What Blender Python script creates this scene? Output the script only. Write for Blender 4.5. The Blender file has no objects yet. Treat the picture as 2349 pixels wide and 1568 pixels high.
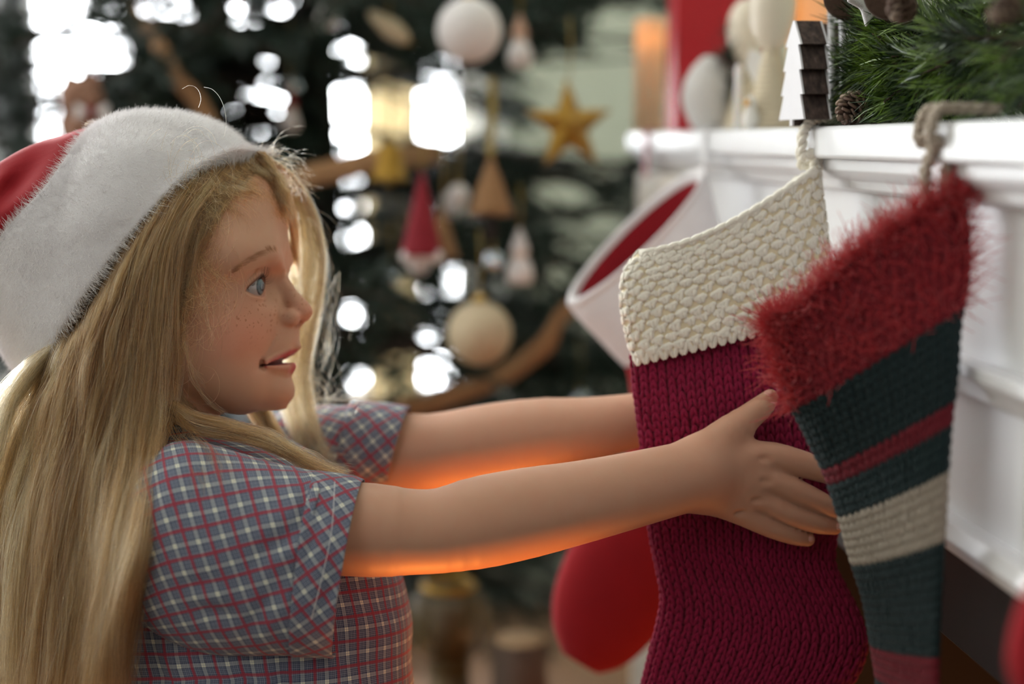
import bpy, math, random
import numpy as np
from mathutils import Vector, Matrix

# ------------------------------------------------------------------ camera, world, light
SC = bpy.context.scene
FPX, CX, CY = 3262.5, 1174.5, 784.0            # focal length and centre in pixels of the 2349 x 1568 frame
CAMZ = 1.13
PSI, THE = math.radians(5.62), math.radians(8.01)
RIGHT = np.array([math.cos(PSI), -math.sin(PSI), 0.0])
FWD = np.array([math.sin(PSI) * math.cos(THE), math.cos(PSI) * math.cos(THE), -math.sin(THE)])
UP = np.array([math.sin(PSI) * math.sin(THE), math.cos(PSI) * math.sin(THE), math.cos(THE)])
CAM = np.array([0.0, 0.0, CAMZ])
FOCUS = 0.952

cam = bpy.data.cameras.new('camera')
cam.lens, cam.sensor_width, cam.sensor_fit = 50.0, 36.0, 'HORIZONTAL'
cam.clip_start = 0.05
cam.dof.use_dof = True
cam.dof.focus_distance = FOCUS
cam.dof.aperture_fstop = 2.1
camo = bpy.data.objects.new('camera', cam)
SC.collection.objects.link(camo)
camo.matrix_world = Matrix(((RIGHT[0], UP[0], -FWD[0], 0), (RIGHT[1], UP[1], -FWD[1], 0), (RIGHT[2], UP[2], -FWD[2], CAMZ), (0, 0, 0, 1)))
SC.camera = camo
SC.view_settings.view_transform = 'Standard'
SC.view_settings.look = 'None'
SC.view_settings.gamma = 1.0
SC.view_settings.use_curve_mapping = False
SC.view_settings.exposure = 0.0
SC.cycles.use_denoising = True
SC.cycles.max_bounces = 8
SC.cycles.transparent_max_bounces = 12
SC.cycles.sample_clamp_indirect = 6.0

wd = bpy.data.worlds.new('world'); SC.world = wd; wd.use_nodes = True
wd.node_tree.nodes['Background'].inputs[0].default_value = (1.0, 0.96, 0.93, 1)
wd.node_tree.nodes['Background'].inputs[1].default_value = WORLD_STRENGTH = 0.115

def area_light(name, loc, target, sx, sy, power, col):
    l = bpy.data.lights.new(name, 'AREA'); l.shape = 'RECTANGLE'; l.size = sx; l.size_y = sy
    l.energy = power; l.color = col
    o = bpy.data.objects.new(name, l); SC.collection.objects.link(o)
    o.location = loc; o.visible_camera = True
    o.rotation_euler = (Vector(target) - Vector(loc)).to_track_quat('-Z', 'Y').to_euler()
    return o

# daylight: the window in the far wall behind the tree, the window in the left wall, plus an unseen fill lamp added behind the camera
area_light('window_daylight', (-0.28, 3.53, 1.32), (-0.28, 0, 1.32), 1.3, 1.9, 230, (0.93, 0.97, 1.0))
area_light('side_window_daylight', (-2.24, 2.25, 1.40), (0.0, 2.25, 1.40), 1.5, 1.6, 24, (0.95, 0.97, 1.0))
area_light('left_window_daylight', (-1.56, 3.53, 1.40), (-1.56, 0, 1.40), 0.78, 1.7, 270, (0.95, 0.98, 1.0))
area_light('room_fill', (-1.5, -0.6, 2.2), (-0.1, 1.0, 1.05), 1.4, 1.2, 8.0, (0.97, 0.97, 1.0))
# warm light: two spots added to tint arms and chin; embers inside the firebox
def point_light(name, loc, power, col, r):
    l = bpy.data.lights.new(name, 'POINT'); l.energy = power; l.color = col; l.shadow_soft_size = r
    o = bpy.data.objects.new(name, l); SC.collection.objects.link(o); o.location = loc
    return o
def spot_light(name, loc, target, power, col, r, ang, blend):
    l = bpy.data.lights.new(name, 'SPOT'); l.energy = power; l.color = col; l.shadow_soft_size = r; l.spot_size = math.radians(ang); l.spot_blend = blend
    o = bpy.data.objects.new(name, l); SC.collection.objects.link(o); o.location = loc
    o.rotation_euler = (Vector(target) - Vector(loc)).to_track_quat('-Z', 'Y').to_euler()
    return o
spot_light('arm_fill_spot', (0.05, 0.95, 0.28), (-0.07, 0.955, 0.95), 21.0, (1.0, 0.29, 0.045), 0.03, 43, 0.35)
spot_light('chin_fill_spot', (0.13, 1.01, 0.40), (-0.13, 1.0, 0.95), 7.0, (1.0, 0.30, 0.06), 0.03, 30, 0.5)
point_light('ember_glow', (0.54, 1.0, 0.22), 5.0, (1.0, 0.35, 0.08), 0.08)

# ------------------------------------------------------------------ helpers
def W(px, py, D):
    """the point that pixel (px, py) shows at camera depth D (metres)"""
    return CAM + D * (FWD + (px - CX) / FPX * RIGHT - (py - CY) / FPX * UP)

D0 = 1.02                                       # depth of the girl's middle plane
S = D0 / FPX                                    # metres per model unit
def MW(P):
    """rigid map from girl units (u right, v down, w towards the viewer) to the world"""
    P = np.atleast_2d(np.asarray(P, float))
    return (CAM + D0 * FWD) + S * ((P[:, :1] - CX) * RIGHT - (P[:, 1:2] - CY) * UP - P[:, 2:3] * FWD)
def md(px, py, w=0.0):
    """girl units of the point seen at pixel (px, py) that lies w units in front of the middle plane"""
    k = 1 - w / FPX
    return np.array([CX + (px - CX) * k, CY + (py - CY) * k, w])

def tag(o, label=None, cat=None, group=None, kind=None):
    if label: o['label'] = label
    if cat: o['category'] = cat
    if group: o['group'] = group
    if kind: o['kind'] = kind
    return o

def world_at(o):
    t = Vector(o.location) + (o.matrix_parent_inverse.translation if o.parent is not None else Vector((0, 0, 0)))
    return t if o.parent is None else t + world_at(o.parent)
def link(o, parent=None):
    SC.collection.objects.link(o)
    if parent is not None:
        o.parent = parent
        o.matrix_parent_inverse = Matrix.Translation(-world_at(parent))
    return o

def empty(name, loc):
    o = bpy.data.objects.new(name, None); SC.collection.objects.link(o)
    o.location = loc; o.empty_display_size = 0.02
    return o

def mesh(name, V, Fc, mat=None, parent=None, smooth=True, uv=None, attrs=None, loc=None):
    """one mesh object; V in world coordinates (origin moved to loc when given)"""
    V = np.asarray(V, np.float32)
    if loc is not None: V = V - np.asarray(loc, np.float32)
    me = bpy.data.meshes.new(name)
    if isinstance(Fc, np.ndarray):
        n, k = Fc.shape
        me.vertices.add(len(V)); me.vertices.foreach_set('co', V.ravel())
        me.loops.add(n * k); me.loops.foreach_set('vertex_index', Fc.astype(np.int32).ravel())
        me.polygons.add(n)
        me.polygons.foreach_set('loop_start', np.arange(0, n * k, k, dtype=np.int32))
        me.polygons.foreach_set('loop_total', np.full(n, k, np.int32))
        me.update(calc_edges=True)
    else:
        me.from_pydata([tuple(v) for v in V], [], Fc)
    if smooth: me.polygons.foreach_set('use_smooth', np.ones(len(me.polygons), bool))
    if uv is not None:
        li = np.empty(len(me.loops), np.int32); me.loops.foreach_get('vertex_index', li)
        l = me.uv_layers.new(name='UVMap'); l.data.foreach_set('uv', np.asarray(uv, np.float32)[li].ravel())
    if attrs:
        for k_, a in attrs.items():
            a = np.asarray(a, np.float32)
            if a.ndim == 1:
                at = me.attributes.new(k_, 'FLOAT', 'POINT'); at.data.foreach_set('value', a)
            else:
                at = me.attributes.new(k_, 'FLOAT_COLOR', 'POINT')
                at.data.foreach_set('color', np.concatenate([a, np.ones((len(a), 1), np.float32)], 1).ravel())
    if mat is not None: me.materials.append(mat)
    o = bpy.data.objects.new(name, me)
    link(o, parent)
    if loc is not None: o.location = loc
    return o

class MB:
    """collects simple solids and links them as one mesh object"""
    def __init__(s): s.V = []; s.F = []; s.n = 0
    def add(s, V, Fc):
        V = np.asarray(V, float); s.V.append(V)
        s.F += [tuple(int(i) + s.n for i in f) for f in Fc]; s.n += len(V)
    def box(s, lo, hi, R=None, c=None):
        x0, y0, z0 = lo; x1, y1, z1 = hi
        V = np.array([(x0, y0, z0), (x1, y0, z0), (x1, y1, z0), (x0, y1, z0), (x0, y0, z1), (x1, y0, z1), (x1, y1, z1), (x0, y1, z1)], float)
        if R is not None: V = (V - c) @ np.asarray(R).T + c
        s.add(V, [(0, 3, 2, 1), (4, 5, 6, 7), (0, 1, 5, 4), (1, 2, 6, 5), (2, 3, 7, 6), (3, 0, 4, 7)])
    def tube(s, pts, rad, n=8, cap=True):
        V, Fc = tube(pts, rad, n, cap); s.add(V, Fc)
    def lathe(s, prof, c, axis=(0, 0, 1), n=24):
        V, Fc = lathe(prof, c, axis, n); s.add(V, Fc)
    def prism(s, poly, o, ex, ey, ez, d):
        """polygon (x, y) in plane ex, ey at o, extruded by d along ez"""
        poly = np.asarray(poly, float); n = len(poly)
        A = o + poly[:, :1] * ex + poly[:, 1:] * ey
        s.add(np.vstack([A, A + d * np.asarray(ez)]), [tuple(range(n))[::-1], tuple(range(n, 2 * n))] + [(i, (i + 1) % n, n + (i + 1) % n, n + i) for i in range(n)])
    def build(s, name, mat, parent=None, smooth=False, loc=None, bevel=0, sub=0, seg=2):
        o = mesh(name, np.vstack(s.V), s.F, mat, parent, smooth, loc=loc)
        if bevel:
            b = o.modifiers.new('bevel', 'BEVEL'); b.width = bevel; b.segments = seg; b.limit_method = 'ANGLE'; b.angle_limit = 0.6
            o.data.polygons.foreach_set('use_smooth', np.ones(len(o.data.polygons), bool))
            o.modifiers.new('wn', 'WEIGHTED_NORMAL')
        if sub:
            m_ = o.modifiers.new('sub', 'SUBSURF'); m_.levels = m_.render_levels = sub
        return o

def frames(P):
    P = np.asarray(P, float); n = len(P)
    T = np.gradient(P, axis=0); T /= np.linalg.norm(T, axis=1)[:, None] + 1e-12
    a = np.array([0, 0, 1.0]) if abs(T[0][2]) < 0.9 else np.array([1.0, 0, 0])
    N = np.zeros_like(P); x = np.cross(T[0], a); x /= np.linalg.norm(x); N[0] = x
    for i in range(1, n):
        x = N[i - 1] - T[i] * np.dot(N[i - 1], T[i]); N[i] = x / (np.linalg.norm(x) + 1e-12)
    return T, N, np.cross(T, N)

def tube(pts, rad, n=8, cap=True):
    P = np.asarray(pts, float); m = len(P)
    rad = np.broadcast_to(np.asarray(rad, float), (m,))
    T, N, B = frames(P)
    a = np.arange(n) * 2 * math.pi / n
    V = (P[:, None] + rad[:, None, None] * (np.cos(a)[None, :, None] * N[:, None] + np.sin(a)[None, :, None] * B[:, None])).reshape(-1, 3)
    Fc = [(i * n + j, i * n + (j + 1) % n, (i + 1) * n + (j + 1) % n, (i + 1) * n + j) for i in range(m - 1) for j in range(n)]
    if cap: Fc += [tuple(range(n))[::-1], tuple(range((m - 1) * n, m * n))]
    return V, Fc

def lathe(prof, c, axis=(0, 0, 1), n=24):
    """profile [(radius, height)] turned round an axis through c"""
    ax = np.asarray(axis, float); ax /= np.linalg.norm(ax)
    a0 = np.array([1.0, 0, 0]) if abs(ax[0]) < 0.9 else np.array([0, 1.0, 0])
    x = np.cross(ax, a0); x /= np.linalg.norm(x); y = np.cross(ax, x)
    a = np.arange(n) * 2 * math.pi / n
    V = []
    for r, h in prof:
        V.append(np.asarray(c) + ax * h + max(r, 1e-5) * (np.cos(a)[:, None] * x + np.sin(a)[:, None] * y))
    m = len(prof)
    Fc = [(i * n + j, i * n + (j + 1) % n, (i + 1) * n + (j + 1) % n, (i + 1) * n + j) for i in range(m - 1) for j in range(n)]
    Fc += [tuple(range(n))[::-1], tuple(range((m - 1) * n, m * n))]
    return np.vstack(V), Fc

def ico(sub=1):
    t = (1 + 5 ** 0.5) / 2
    V = [(-1, t, 0), (1, t, 0), (-1, -t, 0), (1, -t, 0), (0, -1, t), (0, 1, t), (0, -1, -t), (0, 1, -t), (t, 0, -1), (t, 0, 1), (-t, 0, -1), (-t, 0, 1)]
    Fc = [(0, 11, 5), (0, 5, 1), (0, 1, 7), (0, 7, 10), (0, 10, 11), (1, 5, 9), (5, 11, 4), (11, 10, 2), (10, 7, 6), (7, 1, 8), (3, 9, 4), (3, 4, 2), (3, 2, 6), (3, 6, 8), (3, 8, 9), (4, 9, 5), (2, 4, 11), (6, 2, 10), (8, 6, 7), (9, 8, 1)]
    V = [np.array(v) / np.linalg.norm(v) for v in V]
    for _ in range(sub):
        cache = {}; F2 = []
        def mid(a, b):
            k = (min(a, b), max(a, b))
            if k not in cache:
                m = V[a] + V[b]; V.append(m / np.linalg.norm(m)); cache[k] = len(V) - 1
            return cache[k]
        for a, b, c in Fc:
            x, y, z = mid(a, b), mid(b, c), mid(c, a)
            F2 += [(a, x, z), (b, y, x), (c, z, y), (x, y, z)]
        Fc = F2
    return np.array(V), np.array(Fc)

def spline(P, n):
    """Catmull-Rom through the rows of P, n samples"""
    P = np.asarray(P, float); m = len(P)
    Q = np.vstack([2 * P[0] - P[1], P, 2 * P[-1] - P[-2]])
    t = np.linspace(0, m - 1, n); i = np.clip(t.astype(int), 0, m - 2); f = (t - i)[:, None]
    a, b, c, d = Q[i], Q[i + 1], Q[i + 2], Q[i + 3]
    return 0.5 * ((2 * b) + (-a + c) * f + (2 * a - 5 * b + 4 * c - d) * f ** 2 + (-a + 3 * b - 3 * c + d) * f ** 3)

def smoothstep(a, b, x):
    t = np.clip((x - a) / (b - a), 0, 1); return t * t * (3 - 2 * t)

def grid_faces(nr, nc, closed=True):
    i = np.arange(nr - 1)[:, None]; j = np.arange(nc if closed else nc - 1)[None]
    a = i * nc + j; b = i * nc + (j + 1) % nc
    return np.stack([a, b, b + nc, a + nc], -1).reshape(-1, 4)

def hair_obj(name, P, r0, r1, mat, parent, bow=1.0):
    """P (n, m, 3) world points"""
    n, m, _ = P.shape
    hc = bpy.data.hair_curves.new(name)
    hc.add_curves([m] * n)
    hc.attributes['position'].data.foreach_set('vector', np.ascontiguousarray(P, np.float32).ravel())
    t = np.linspace(0, 1, m) ** bow
    rad = np.tile((r0 + (r1 - r0) * t).astype(np.float32), n)
    (hc.attributes.get('radius') or hc.attributes.new('radius', 'FLOAT', 'POINT')).data.foreach_set('value', rad)
    hc.materials.append(mat)
    o = bpy.data.objects.new(name, hc)
    return link(o, parent)


# ------------------------------------------------------------------ materials
MATS = {}
def lin(c):
    """sRGB 0-255 to linear"""
    c = np.asarray(c, float) / 255.0
    return tuple(np.where(c <= 0.04045, c / 12.92, ((c + 0.055) / 1.055) ** 2.4))

class NT:
    """small node helper"""
    def __init__(s, name):
        s.m = bpy.data.materials.new(name); s.m.use_nodes = True
        s.t = s.m.node_tree; s.b = s.t.nodes['Principled BSDF']; s.out = s.t.nodes['Material Output']
    def n(s, typ, **kw):
        x = s.t.nodes.new(typ)
        for k, v in kw.items():
            if k.startswith('i_'):
                key = k[2:]; key = int(key) if key.isdigit() else key.replace('_', ' ')
                s.set(x.inputs[key], v)
            else: setattr(x, k, v)
        return x
    def set(s, inp, v):
        if isinstance(v, bpy.types.NodeSocket): s.t.links.new(v, inp)
        elif isinstance(v, (tuple, list)) and inp.type == 'RGBA' and len(v) == 3: inp.default_value = (*v, 1)
        else: inp.default_value = v
    def math(s, op, a, b=0.0, c=0.0):
        x = s.t.nodes.new('ShaderNodeMath'); x.operation = op
        s.set(x.inputs[0], a); s.set(x.inputs[1], b); s.set(x.inputs[2], c); return x.outputs[0]
    def mix(s, f, a, b, mode='MIX'):
        x = s.t.nodes.new('ShaderNodeMix'); x.data_type = 'RGBA'; x.blend_type = mode
        s.set(x.inputs[0], f); s.set(x.inputs[6], a); s.set(x.inputs[7], b); return x.outputs[2]
    def noise(s, scale, vec=None, detail=3.0, rough=0.55):
        x = s.t.nodes.new('ShaderNodeTexNoise'); x.inputs['Scale'].default_value = scale
        x.inputs['Detail'].default_value = detail; x.inputs['Roughness'].default_value = rough
        if vec is not None: s.t.links.new(vec, x.inputs['Vector'])
        return x.outputs[0]
    def ramp(s, f, stops):
        x = s.t.nodes.new('ShaderNodeValToRGB'); s.set(x.inputs[0], f)
        while len(x.color_ramp.elements) < len(stops): x.color_ramp.elements.new(0.5)
        for e, (p, c) in zip(x.color_ramp.elements, stops): e.position = p; e.color = (*c, 1)
        return x.outputs[0]
    def coord(s, kind='Object'):
        return s.t.nodes.new('ShaderNodeTexCoord').outputs[kind]
    def attr(s, name, out='Color'):
        return s.n('ShaderNodeAttribute', attribute_name=name).outputs[out]
    def bump(s, h, strength=0.3, dist=0.002):
        x = s.n('ShaderNodeBump'); x.inputs['Strength'].default_value = strength; x.inputs['Distance'].default_value = dist
        s.t.links.new(h, x.inputs['Height']); s.t.links.new(x.outputs[0], s.b.inputs['Normal'])
    def p(s, **kw):
        for k, v in kw.items(): s.set(s.b.inputs[k.replace('_', ' ')], v)
        return s
MISSING = None
def simple(name, col, rough=0.6, noise=0.0, scale=30.0, bump=0.0, bscale=200.0, **kw):
    if name in MATS: return MATS[name]
    m = NT(name); c = col
    if noise > 0:
        f = m.noise(scale, m.coord())
        c = m.mix(f, tuple(x * (1 - noise) for x in col), tuple(min(1, x * (1 + noise)) for x in col))
    m.p(Base_Color=c if not isinstance(c, tuple) else (*c, 1), Roughness=rough)
    if bump: m.bump(m.noise(bscale, m.coord()), bump, 0.002)
    m.p(**kw)
    MATS[name] = m.m
    return m.m

HEAD_H = 3.2
# ------------------------------------------------------------------ the girl: signed-distance body
def ell(P, c, r):
    q = (P - np.asarray(c, float)) / np.asarray(r, float)
    k0 = np.sqrt((q * q).sum(1)) + 1e-9
    k1 = np.sqrt(((q / np.asarray(r, float)) ** 2).sum(1)) + 1e-9
    return k0 * (k0 - 1) / k1
def cone(P, a, b, ra, rb):
    a = np.asarray(a, float); b = np.asarray(b, float)
    ba = b - a; t = np.clip(((P - a) @ ba) / (ba @ ba), 0, 1)
    return np.sqrt(((P - a - t[:, None] * ba) ** 2).sum(1)) - (ra + (rb - ra) * t)
def smin(a, b, k):
    h = np.clip(0.5 + 0.5 * (b - a) / k, 0, 1)
    return b + (a - b) * h - k * h * (1 - h)
def smax(a, b, k): return -smin(-a, -b, k)
def chain(P, pts, k):
    """pts: list of (point, radius)"""
    d = None
    for (a, ra), (b, rb) in zip(pts[:-1], pts[1:]):
        e = cone(P, a, b, ra, rb); d = e if d is None else smin(d, e, k)
    return d

def mesh_sdf(f, lo, hi, h, B=12):
    lo = np.asarray(lo, float); nb = np.ceil((np.asarray(hi, float) - lo) / (h * B)).astype(int)
    N = nb * B + 2
    bi = np.stack(np.meshgrid(*[np.arange(n) for n in nb], indexing='ij'), -1).reshape(-1, 3)
    d = f(lo + (bi + 0.5) * B * h)
    bi = bi[np.abs(d) < h * B * 0.87 * 1.7 + 4 * h]
    g = np.arange(B + 1)
    G = np.stack(np.meshgrid(g, g, g, indexing='ij'), -1)
    ids, pos, quads = [], [], []
    corners = [(0, 0, 0), (1, 0, 0), (0, 1, 0), (1, 1, 0), (0, 0, 1), (1, 0, 1), (0, 1, 1), (1, 1, 1)]
    edges = [(a, b) for a in range(8) for b in range(a + 1, 8) if sum(abs(x - y) for x, y in zip(corners[a], corners[b])) == 1]
    gid = lambda I: (I[..., 0].astype(np.int64) * N[1] + I[..., 1]) * N[2] + I[..., 2]
    for s0 in range(0, len(bi), 160):
        bb = bi[s0:s0 + 160]
        idx = bb[:, None, None, None, :] * B + G[None]
        val = f((lo + idx * h).reshape(-1, 3)).reshape(idx.shape[:-1])
        neg = val < 0
        keep = neg.any((1, 2, 3)) & ~neg.all((1, 2, 3))
        if not keep.any(): continue
        idx, val, neg = idx[keep], val[keep], neg[keep]
        C = [val[:, c[0]:B + c[0], c[1]:B + c[1], c[2]:B + c[2]] for c in corners]
        sg = sum((c < 0).astype(int) for c in C)
        m = (sg > 0) & (sg < 8)
        Cm = np.stack([c[m] for c in C], 1)
        acc = np.zeros((len(Cm), 3)); cnt = np.zeros(len(Cm))
        for a, b in edges:
            x = (Cm[:, a] < 0) != (Cm[:, b] < 0)
            t = Cm[:, a] / np.where(x, Cm[:, a] - Cm[:, b], 1)
            p = np.array(corners[a]) + t[:, None] * (np.array(corners[b]) - np.array(corners[a]))
            acc += np.where(x[:, None], p, 0); cnt += x
        ci = idx[:, :B, :B, :B][m]
        ids.append(gid(ci)); pos.append(lo + (ci + acc / cnt[:, None]) * h)
        for ax in range(3):
            sl = [slice(0, B)] * 3; s2 = [slice(0, B)] * 3; s2[ax] = slice(1, B + 1)
            A = neg[:, sl[0], sl[1], sl[2]]; Bn = neg[:, s2[0], s2[1], s2[2]]
            x = A != Bn
            e = idx[:, :B, :B, :B][x]; fl = A[x]
            o1 = np.zeros(3, int); o1[(ax + 1) % 3] = 1; o2 = np.zeros(3, int); o2[(ax + 2) % 3] = 1
            q = np.stack([gid(e - o1 - o2), gid(e - o2), gid(e), gid(e - o1)], 1)
            q[~fl] = q[~fl][:, ::-1]
            quads.append(q)
    ids = np.concatenate(ids); pos = np.concatenate(pos); q = np.concatenate(quads)
    ids, first = np.unique(ids, return_index=True); pos = pos[first]
    k = np.clip(np.searchsorted(ids, q), 0, len(ids) - 1)
    ok = (ids[k] == q).all(1)
    k = k[ok]
    for _ in range(2):                                                      # pull onto the surface
        e = h * 0.3; d = f(pos)
        gr = np.stack([(f(pos + np.eye(3)[i] * e) - f(pos - np.eye(3)[i] * e)) / (2 * e) for i in range(3)], 1)
        pos = pos - np.clip(d / ((gr ** 2).sum(1) + 1e-6), -h, h)[:, None] * gr * 0.8
    return pos, k

PROF = np.array([(340, 585), (380, 615), (420, 636), (450, 647), (475, 653), (500, 656), (520, 658), (557, 657), (583, 653), (600, 651), (618, 653), (643, 664), (669, 683), (688, 702), (700, 712), (707, 716), (715, 717), (722, 715), (733, 707), (741, 697), (748, 690), (757, 687), (777, 686), (786, 688), (792, 689), (800, 686), (806, 681), (818, 673), (830, 676), (838, 679), (846, 677), (853, 673), (864, 668), (875, 671), (886, 675), (895, 676), (905, 674), (915, 670), (940, 650)], float)
EYE = np.array([585.0, 660.0, 92.0]); EYER = 37.0
def eye_open(P):
    """> 0 inside the almond between the lids (in angle about the eyeball)"""
    q = P - EYE
    az = np.degrees(np.arctan2(q[:, 2], q[:, 0]))                 # 0 forward, 90 outward
    r = np.sqrt((q ** 2).sum(1)) + 1e-6
    el = np.degrees(np.arcsin(np.clip(-q[:, 1] / r, -1, 1)))
    k = [-40, -28, -10, 12, 32, 52, 70, 86]
    upper = np.interp(az, k, [-10, 14, 29, 33, 28, 16, 1, -15])
    lower = np.interp(az, k, [-10, -22, -30, -34, -34, -31, -25, -15])
    return np.minimum(np.minimum(upper - el, el - lower), np.minimum(az + 40, 86 - az)), az, el
def head_base(P):
    A = P.copy(); A[:, 2] = np.abs(A[:, 2])
    d = ell(A, (352, 552, 0), (290, 264, 222))
    d = smin(d, ell(A, (470, 560, 0), (185, 160, 186)), 60)
    d = smin(d, ell(A, (490, 720, 0), (165, 200, 172)), 60)
    d = smin(d, ell(A, (560, 850, 0), (102, 96, 86)), 45)
    d = smin(d, cone(A, (385, 790, 135), (560, 885, 60), 62, 55), 45)
    d = smin(d, ell(A, (515, 778, 98), (84, 88, 70)), 45)
    d = smin(d, ell(A, (535, 852, 84), (62, 56, 50)), 35)
    d = smin(d, ell(A, (633, 893, 0), (44, 40, 52)), 30)
    d = smin(d, ell(A, (638, 792, 0), (44, 52, 52)), 24)
    d = smin(d, chain(A, [((560, 592, 150), 44), ((610, 588, 90), 42), ((625, 596, 30), 34)], 30), 40)   # brow
    d = smax(d, -ell(A, (648, 655, 92), (44, 34, 52)), 40)         # socket
    d = smin(d, cone(A, (375, 850, 0), (345, 1120, 0), 128, 140), 40)                    # neck
    # nose
    n = chain(A, [((636, 610, 0), 17), ((662, 660, 0), 21), ((686, 700, 0), 25)], 12)
    n = smin(n, ell(A, (692, 714, 0), (25, 24, 27)), 14)
    n = smin(n, ell(A, (668, 728, 30), (24, 20, 19)), 12)
    n = smin(n, ell(A, (668, 738, 0), (22, 14, 16)), 10)
    d = smin(d, n, 16)
    d = smax(d, -ell(A, (681, 743, 14), (11, 9, 7)), 6)
    d = d + 3.0 * np.exp(-((A - (640, 730, 52)) ** 2 / np.array([7.0, 20, 14]) ** 2).sum(1))   # alar crease
    # eyelids
    e = np.sqrt(((A - EYE) ** 2).sum(1))
    d = smin(d, e - (EYER + 7), 12)
    op, az, el = eye_open(A)
    carve = np.maximum(e - (EYER + 30), -op * 0.55)
    carve = np.maximum(carve, EYE[0] - 20 - A[:, 0])
    d = smax(d, -carve, 2.5)
    d = smin(d, e - (EYER - 3.0), 1.0)
    # lid crease
    ce = np.interp(az, [-30, -10, 12, 32, 52, 70, 86, 95], [38, 54, 58, 53, 41, 24, 6, -4])
    d = d + 2.6 * np.exp(-((el - ce) / 4.5) ** 2) * smoothstep(-25, 0, az) * smoothstep(96, 70, az) * (e < EYER + 30)
    # mouth
    up = chain(A, [((674, 801, 0), 13.5), ((664, 807, 30), 11), ((645, 821, 56), 8), ((622, 834, 80), 4)], 4)
    up = smin(up, ell(A, (678, 796, 9), (11, 7, 9)), 6)
    lw = chain(A, [((662, 842, 0), 20), ((655, 844, 28), 17), ((641, 842, 54), 11), ((622, 836, 80), 4)], 4)
    d = smin(d, up, 9); d = smin(d, lw, 9)
    t = np.clip(A[:, 2] / 82, 0, 1)
    sx = 668 - 46 * t ** 1.8; sv = 820 + 15 * t ** 1.3; hv = 9.5 * (1 - t) ** 0.5 + 2.0 - 2.2 * t ** 5
    slot = np.maximum(np.abs(A[:, 1] - sv) - hv, np.maximum(A[:, 2] - 82, sx - 38 - A[:, 0]))
    d = smax(d, -slot, 2.5)
    d = smin(d, ell(A, (600, 825, 0), (50, 22, 83)), 1.5)
    # corner dimple / smile fold
    d = smax(d, -cone(A, (618, 842, 82), (612, 828, 84), 3.5, 3), 12)
    # smile fold beside the mouth
    fx = np.interp(A[:, 1], [765, 790, 815, 840, 860], [641, 632, 621, 611, 606])
    d = d + 3.2 * np.exp(-((A[:, 0] - fx) / 5.5) ** 2) * smoothstep(755, 785, A[:, 1]) * smoothstep(866, 838, A[:, 1]) * (A[:, 2] > 50)
    # ear
    d = smin(d, ell(A, (352, 735, 205), (38, 62, 26)), 14)
    return d

_dv = None
def prof_shift():
    v = np.arange(340, 941, 2.0); u = np.arange(500, 760, 1.0)
    U, Vv = np.meshgrid(u, v)
    d = head_base(np.stack([U.ravel(), Vv.ravel(), np.zeros(U.size)], 1)).reshape(U.shape)
    f0 = np.array([u[np.nonzero(r < 0)[0].max()] if (r < 0).any() else 600 for r in d])
    # bridge the mouth opening
    m = (v > 806) & (v < 832); f0[m] = np.interp(v[m], v[~m], f0[~m])
    dl = np.interp(v, PROF[:, 0], PROF[:, 1]) - f0
    dl = np.convolve(np.pad(dl, 2, 'edge'), np.ones(5) / 5, 'valid')
    return v, dl
def head(P):
    v, dl = _dv
    s = np.interp(P[:, 1], np.concatenate([[280], v]), np.concatenate([[0], dl]), right=0)
    wid = np.interp(P[:, 1], [560, 620, 730, 780, 880], [130, 26, 30, 48, 62])
    g = np.exp(-(P[:, 2] / wid) ** 2) * smoothstep(560, 640, P[:, 0])
    Q = P.copy(); Q[:, 0] -= s * g
    return head_base(Q)
_dv = prof_shift()

# arms and hands: joints traced as pixels, w is the distance in front of the girl's middle plane
def J(px, py, w, r): return (md(px, py, w), r * (1 - w / FPX))
NEAR_ARM = [J(450, 1200, 262, 84), J(700, 1207, 288, 104), J(850, 1215, 284, 107), J(940, 1219, 277, 98), J(1013, 1216, 272, 97), J(1103, 1197, 255, 105), J(1212, 1175, 232, 103), J(1321, 1153, 208, 95), J(1430, 1128, 180, 88), J(1540, 1101, 152, 82), J(1600, 1086, 136, 80)]
HAND = [
    [J(1600, 1050, 120, 46), J(1668, 1000, 112, 44), J(1718, 956, 104, 31), J(1748, 932, 98, 27), J(1767, 911, 94, 19)],               # thumb
    [J(1625, 1060, 118, 52), J(1755, 1048, 112, 37), J(1825, 1060, 108, 32), J(1885, 1078, 92, 28), J(1935, 1096, 66, 22)],            # index
    [J(1630, 1090, 118, 55), J(1758, 1100, 116, 34), J(1833, 1130, 110, 29), J(1892, 1158, 90, 25), J(1926, 1176, 66, 19)],            # middle
    [J(1625, 1115, 116, 54), J(1738, 1144, 113, 32), J(1808, 1176, 106, 27), J(1872, 1199, 88, 24), J(1914, 1208, 66, 18)],            # ring
    [J(1615, 1125, 114, 48), J(1700, 1172, 108, 32), J(1768, 1208, 100, 25), J(1822, 1228, 86, 21.5), J(1852, 1236, 74, 17)],          # little
]
FAR_ARM = [J(610, 1085, -330, 84), J(760, 1052, -320, 92), J(914, 1040, -305, 92), J(1000, 1040, -290, 92), J(1121, 1022, -262, 96), J(1235, 1000, -232, 88), J(1350, 984, -198, 74), J(1470, 962, -165, 62), J(1540, 950, -140, 58)]
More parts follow.
